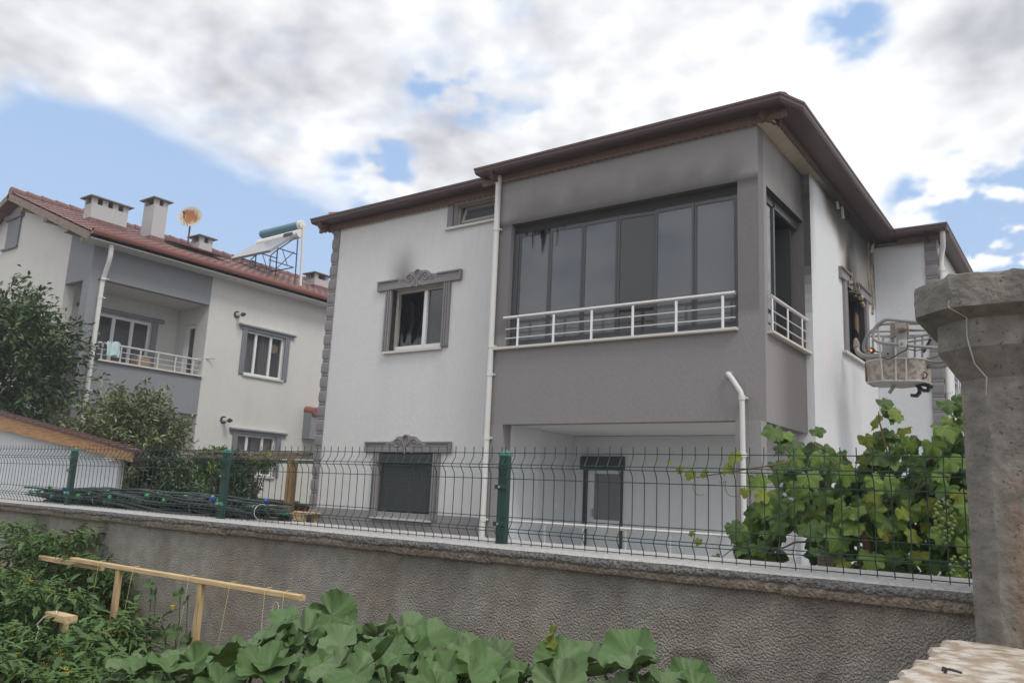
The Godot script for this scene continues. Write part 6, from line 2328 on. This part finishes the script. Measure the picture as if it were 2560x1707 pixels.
func vine() -> void:
	var meshes: Array = []
	for k in 8:
		meshes.append(grape_leaf(200 + k))
	var g := thing("grape_vine", "large leafy grape vine behind the green fence at the right", "grape vine", p3(-1.0, 0, -4.45))
	var prof := [[-1.86, 1.32], [-1.72, 1.42], [-1.58, 1.64], [-1.50, 1.86], [-1.41, 2.09], [-1.33, 1.92], [-1.24, 2.12], [-1.13, 1.88], [-1.00, 1.96], [-0.90, 2.26], [-0.80, 2.06], [-0.70, 1.92], [-0.60, 2.20], [-0.45, 2.20], [-0.15, 2.05]]
	var n := 0
	var tries := 0
	while n < 300 and tries < 6000:
		tries += 1
		var x := rng.randf_range(-1.88, -0.46)
		var y := rng.randf_range(1.12, 2.25)
		var top := 0.0
		for k in prof.size() - 1:
			if x >= prof[k][0] and x <= prof[k + 1][0]:
				top = lerpf(prof[k][1], prof[k + 1][1], (x - prof[k][0]) / (prof[k + 1][0] - prof[k][0]))
		if y > top - 0.02:
			continue
		# bare places low on the left where the house shows through
		var hole := pow((x + 1.33) / 0.20, 2) + pow((y - 1.38) / 0.13, 2)
		if hole < 1.0 and rng.randf() < 0.92:
			continue
		if x < -1.62 and y > 1.42 and rng.randf() < 0.5:
			continue
		var depth := rng.randf()
		var p := p3(x, y, -4.22 - 0.5 * depth)
		var young := (rng.randf() < 0.05 and depth < 0.4) or (top - y < 0.10 and rng.randf() < 0.22) or (absf(x + 0.82) < 0.18 and absf(y - 1.62) < 0.12 and rng.randf() < 0.55 and depth < 0.5) or (x > -1.0 and y < 1.75 and depth < 0.25 and rng.randf() < 0.35)
		var nn := Vector3(rng.randf_range(-0.6, 0.7), rng.randf_range(0.05, 0.9), rng.randf_range(0.4, 1.0))
		var tip := Vector3(rng.randf_range(-0.7, 0.7), -1.0, rng.randf_range(0.0, 0.5))
		leaf_at("leaf", meshes[rng.randi() % 8], M.leaf_vine_young if young else (M.leaf_vine_dark if rng.randf() < 0.35 else M.leaf_vine), g, p, nn, tip, rng.randf_range(0.05, 0.08) * (0.8 if young else 1.0))
		n += 1
	vine_depth(g, meshes, prof)
	# the shoot that wanders left along the wires, and shoots that rise above
	for q in [[p3(-1.95, 1.79, -4.35), 0.035], [p3(-1.88, 1.765, -4.33), 0.045], [p3(-1.80, 1.77, -4.34), 0.035], [p3(-1.66, 1.80, -4.33), 0.05], [p3(-1.63, 1.86, -4.33), 0.06], [p3(-2.02, 1.83, -4.36), 0.02], [p3(-1.82, 1.40, -4.3), 0.03], [p3(-1.86, 1.44, -4.3), 0.025]]:
		leaf_at("leaf", meshes[rng.randi() % 8], M.leaf_vine_young, g, q[0], Vector3(rng.randf_range(-0.4, 0.4), 0.4, 1.0), Vector3(rng.randf_range(-0.6, 0.6), -1, 0.2), q[1])
	var st := MB.new()
	st.tube([p3(-1.35, 1.84, -4.45), p3(-1.6, 1.79, -4.36), p3(-1.85, 1.745, -4.35), p3(-2.0, 1.80, -4.36)], [0.005, 0.004, 0.003, 0.002], 5)
	for q in [[-1.1, 1.5, -1.41, 1.95], [-1.05, 1.5, -1.24, 2.0], [-0.95, 1.5, -0.90, 2.15], [-0.9, 1.5, -0.58, 2.08], [-1.1, 1.45, -1.75, 1.35], [-0.9, 1.5, -0.4, 1.7]]:
		st.tube([p3(q[0], q[1], -4.55), p3(lerpf(q[0], q[2], 0.4), lerpf(q[1], q[3], 0.3), -4.5), p3(lerpf(q[0], q[2], 0.55) + 0.04, lerpf(q[1], q[3], 0.62), -4.5), p3(lerpf(q[0], q[2], 0.9), lerpf(q[1], q[3], 0.85), -4.46), p3(q[2], q[3] - 0.05, -4.42)], [0.007, 0.006, 0.005, 0.004, 0.002], 6)
	st.tube([p3(-0.95, 0.0, -4.6), p3(-0.97, 0.8, -4.58), p3(-1.0, 1.5, -4.5)], [0.035, 0.03, 0.022], 8)
	obj("vine_stem", st, M.stem_brown, g)
	for q in [[p3(-1.72, 1.74, -4.34), 0.10], [p3(-0.85, 1.52, -4.25), 0.12], [p3(-0.80, 1.40, -4.25), 0.10], [p3(-1.9, 1.72, -4.34), 0.08], [p3(-0.98, 1.56, -4.24), 0.09]]:
		var pts: Array = []
		var c: Vector3 = q[0]
		for e in 14:
			var t := e / 13.0
			pts.append(c + p3(q[1] * (t + 0.25 * sin(t * 7)), -q[1] * (t * 0.9 + 0.2 * cos(t * 8)), 0.02 * sin(t * 6)))
		tb("tendril", pts, 0.0018, M.leaf_vine_young, g, 4)
	for q in [[p3(-0.60, 1.66, -4.24), 46, 0.19], [p3(-0.55, 1.42, -4.26), 30, 0.14]]:
		var gm := MB.new()
		for k in q[1]:
			var t: float = float(k) / q[1]
			var an: float = k * 2.4
			var w: float = 0.042 * sin(PI * (0.18 + 0.8 * t))
			var c: Vector3 = q[0] + p3(cos(an) * w, -q[2] * t, sin(an) * w)
			var rad := rng.randf_range(0.008, 0.011)
			gm.lathe([[0.0, -rad], [rad * 0.7, -rad * 0.7], [rad, 0.0], [rad * 0.7, rad * 0.7], [0.0, rad]], Transform3D(Basis.IDENTITY, c), 8)
		obj("grape_bunch", gm, M.grape, g)


# the leaves further in and behind the pillar, past counting
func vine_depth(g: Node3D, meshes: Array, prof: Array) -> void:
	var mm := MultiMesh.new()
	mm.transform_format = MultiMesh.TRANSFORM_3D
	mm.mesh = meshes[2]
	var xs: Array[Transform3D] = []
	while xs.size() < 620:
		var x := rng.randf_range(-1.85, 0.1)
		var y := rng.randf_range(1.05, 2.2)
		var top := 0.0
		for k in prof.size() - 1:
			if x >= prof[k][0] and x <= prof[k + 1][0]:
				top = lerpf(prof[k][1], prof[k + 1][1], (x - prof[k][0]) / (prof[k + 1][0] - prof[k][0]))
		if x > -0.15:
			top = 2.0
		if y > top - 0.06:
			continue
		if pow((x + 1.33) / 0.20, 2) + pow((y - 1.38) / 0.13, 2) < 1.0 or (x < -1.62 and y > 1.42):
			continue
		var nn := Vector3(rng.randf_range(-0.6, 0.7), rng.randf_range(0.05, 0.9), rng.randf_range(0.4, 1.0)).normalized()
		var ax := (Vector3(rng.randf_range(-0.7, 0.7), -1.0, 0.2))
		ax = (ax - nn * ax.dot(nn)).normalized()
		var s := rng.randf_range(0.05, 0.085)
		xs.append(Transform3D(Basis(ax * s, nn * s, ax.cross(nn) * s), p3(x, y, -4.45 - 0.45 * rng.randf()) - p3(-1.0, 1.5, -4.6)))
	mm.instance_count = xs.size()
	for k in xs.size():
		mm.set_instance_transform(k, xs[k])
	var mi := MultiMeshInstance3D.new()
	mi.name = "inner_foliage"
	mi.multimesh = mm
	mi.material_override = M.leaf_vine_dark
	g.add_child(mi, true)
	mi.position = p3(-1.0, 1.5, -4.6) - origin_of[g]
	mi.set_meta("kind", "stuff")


# a crown of leafy sprays round limbs
func spray_tree(called: String, label: String, cat: String, base: Vector3, c: Vector3, rad: Vector3, twigs: int, per: int, L: float, W: float, m: Material, trunk: float, up: float, hang: float) -> void:
	var t := thing(called, label, cat, base)
	var br := MB.new()
	var lm := MB.new()
	leaflet(lm, Vector3.ZERO, Vector3(1, 0, 0), Vector3.UP, 1.0, W / L, 0.25, false)
	var leaf_mesh := lm.moved(Vector3.ZERO)
	var xs: Array[Transform3D] = []
	var cs: Array[Color] = []
	var fork := base.lerp(c, 0.55)
	br.tube([base, base.lerp(fork, 0.5) + p3(0.05, 0, 0.03), fork], [trunk, trunk * 0.8, trunk * 0.65], 10)
	var limbs: Array = []
	for k in 9:
		var an := TAU * k / 9.0 + rng.randf() * 0.4
		var e := c + p3(cos(an) * rad.x * 0.55, rad.y * rng.randf_range(-0.4, 0.6), sin(an) * rad.z * 0.55)
		limbs.append(e)
		br.tube([fork, fork.lerp(e, 0.5) + p3(0, 0.15, 0), e], [trunk * 0.5, trunk * 0.3, trunk * 0.12], 6)
	for k in twigs:
		var d := Vector3(rng.randfn(), rng.randfn(), rng.randfn()).normalized()
		var q := pow(rng.randf(), 0.45)
		var a := c + d * rad * q * 0.80
		var len := rng.randf_range(0.5, 1.0) * minf(rad.x, rad.y) * 0.55
		var dirn := (d * rad.normalized() + Vector3(0, up, 0) + Vector3(rng.randfn(), rng.randfn(), rng.randfn()) * 0.25).normalized()
		var mid := a + dirn * len * 0.5
		var b := a + dirn * len + Vector3(0, -hang * len, 0)
		if k % 3 == 0:
			br.tube([a, mid, b], [0.012, 0.008, 0.003], 4, false)
		var shade := rng.randf_range(0.7, 1.3)
		for e in per:
			var s := (e + rng.randf()) / per
			var p := a.lerp(mid, s).lerp(mid.lerp(b, s), s) + Vector3(rng.randfn(), rng.randfn(), rng.randfn()) * 0.05
			var ld := (dirn * 0.6 + Vector3(rng.randfn(), rng.randfn() * 0.6 - hang, rng.randfn()) * 0.7).normalized()
			var u := (Vector3.UP + Vector3(rng.randfn(), 0, rng.randfn()) * 0.5)
			u = (u - ld * u.dot(ld)).normalized()
			var sz := L * rng.randf_range(0.7, 1.25)
			xs.append(Transform3D(Basis(ld * sz, u * sz, ld.cross(u) * sz), p - c))
			cs.append(Color(1, 1, 1) * shade * rng.randf_range(0.75, 1.3))
	obj("branches", br, M.bark, t)
	var mm := MultiMesh.new()
	mm.transform_format = MultiMesh.TRANSFORM_3D
	mm.use_colors = true
	mm.mesh = leaf_mesh
	mm.instance_count = xs.size()
	for k in xs.size():
		mm.set_instance_transform(k, xs[k])
		mm.set_instance_color(k, cs[k])
	var mi := MultiMeshInstance3D.new()
	mi.name = "crown"
	mi.multimesh = mm
	mi.material_override = m
	t.add_child(mi, true)
	mi.position = c - base
	mi.set_meta("kind", "stuff")


func trees() -> void:
	spray_tree("plum_tree", "dark green bushy tree behind the shed at the left edge", "tree", p3(-18.3, 0, -7.6), p3(-18.85, 3.4, -7.5), p3(2.2, 2.15, 1.15), 640, 30, 0.145, 0.055, M.leaf_dark, 0.13, 0.25, 0.15)
	spray_tree("pear_tree", "lighter grey green bushy tree right of the dark one behind the shed", "tree", p3(-14.1, 0, -7.9), p3(-14.2, 2.0, -7.8), p3(1.4, 1.2, 0.9), 650, 30, 0.10, 0.034, M.leaf_pear, 0.09, 0.45, 0.1)
	spray_tree("dark_shrub", "dark low shrub in front of the pale house's lower balcony", "shrub", p3(-13.3, 0, -8.3), p3(-13.35, 1.25, -8.2), p3(0.7, 0.75, 0.5), 260, 24, 0.10, 0.04, M.leaf_dark, 0.06, 0.3, 0.1)
	spray_tree("pergola_vine", "light green vine curtain climbing the left end of the pergola", "vine", p3(-17.0, 0, -11.5), p3(-16.95, 1.72, -11.45), p3(0.85, 0.70, 0.35), 260, 18, 0.11, 0.09, M.leaf_vine, 0.04, 0.0, 0.4)
	spray_tree("pergola_vine", "sparse yellowish vine along the middle of the pergola beams", "vine", p3(-15.4, 0, -11.5), p3(-15.2, 2.12, -11.5), p3(0.9, 0.14, 0.4), 40, 12, 0.09, 0.07, M.leaf_vine_young, 0.03, 0.0, 0.3)
	spray_tree("laurel_shrub", "dark slender shrub before the pale house's lower window", "shrub", p3(-15.5, 0, -11.2), p3(-15.55, 1.35, -11.15), p3(0.65, 0.95, 0.4), 220, 20, 0.11, 0.045, M.leaf_dark, 0.04, 0.4, 0.2)


# ---------------------------------------------------------------- the houses over the garden that the balcony glass mirrors
func house_across() -> void:
	for q in [[-23.0, 17.0, 9.0, 5.6, "house across the garden, seen only mirrored in the left balcony panes"], [-9.5, 19.0, 8.0, 4.6, "lower house across the garden, seen only mirrored in the middle balcony panes"]]:
		var x: float = q[0]
		var z: float = q[1]
		var h := thing("mirrored_house", q[4], "house", p3(x, 0, z + 4))
		var w: float = q[2] / 2
		var y: float = q[3]
		bx("wall", p3(x - w, 0, z), p3(x + w, y, z + 8), M.cream_plaster, h)
		var mb := MB.new()
		mb.prism([[x - w - 0.5, y], [x + w + 0.5, y], [x, y + 1.7]], Transform3D.IDENTITY, z - 0.5, z + 8.5)
		var r := obj("roof", mb, M.roof_red, h)
		bx("chimney", p3(x - 1.6, y + 0.4, z + 2.0), p3(x - 1.0, y + 2.3, z + 2.6), M.chimney_plaster, r)
		bx("chimney", p3(x + 1.2, y + 0.4, z + 2.4), p3(x + 1.7, y + 2.0, z + 2.9), M.chimney_plaster, r)
		for k in 3:
			bx("window", p3(x - w + 0.9 + 2.5 * k, 1.2, z - 0.02), p3(x - w + 2.1 + 2.5 * k, 2.4, z + 0.05), M.pane_clear, h)
			bx("window", p3(x - w + 0.9 + 2.5 * k, y - 1.9, z - 0.02), p3(x - w + 2.1 + 2.5 * k, y - 0.7, z + 0.05), M.pane_clear, h)
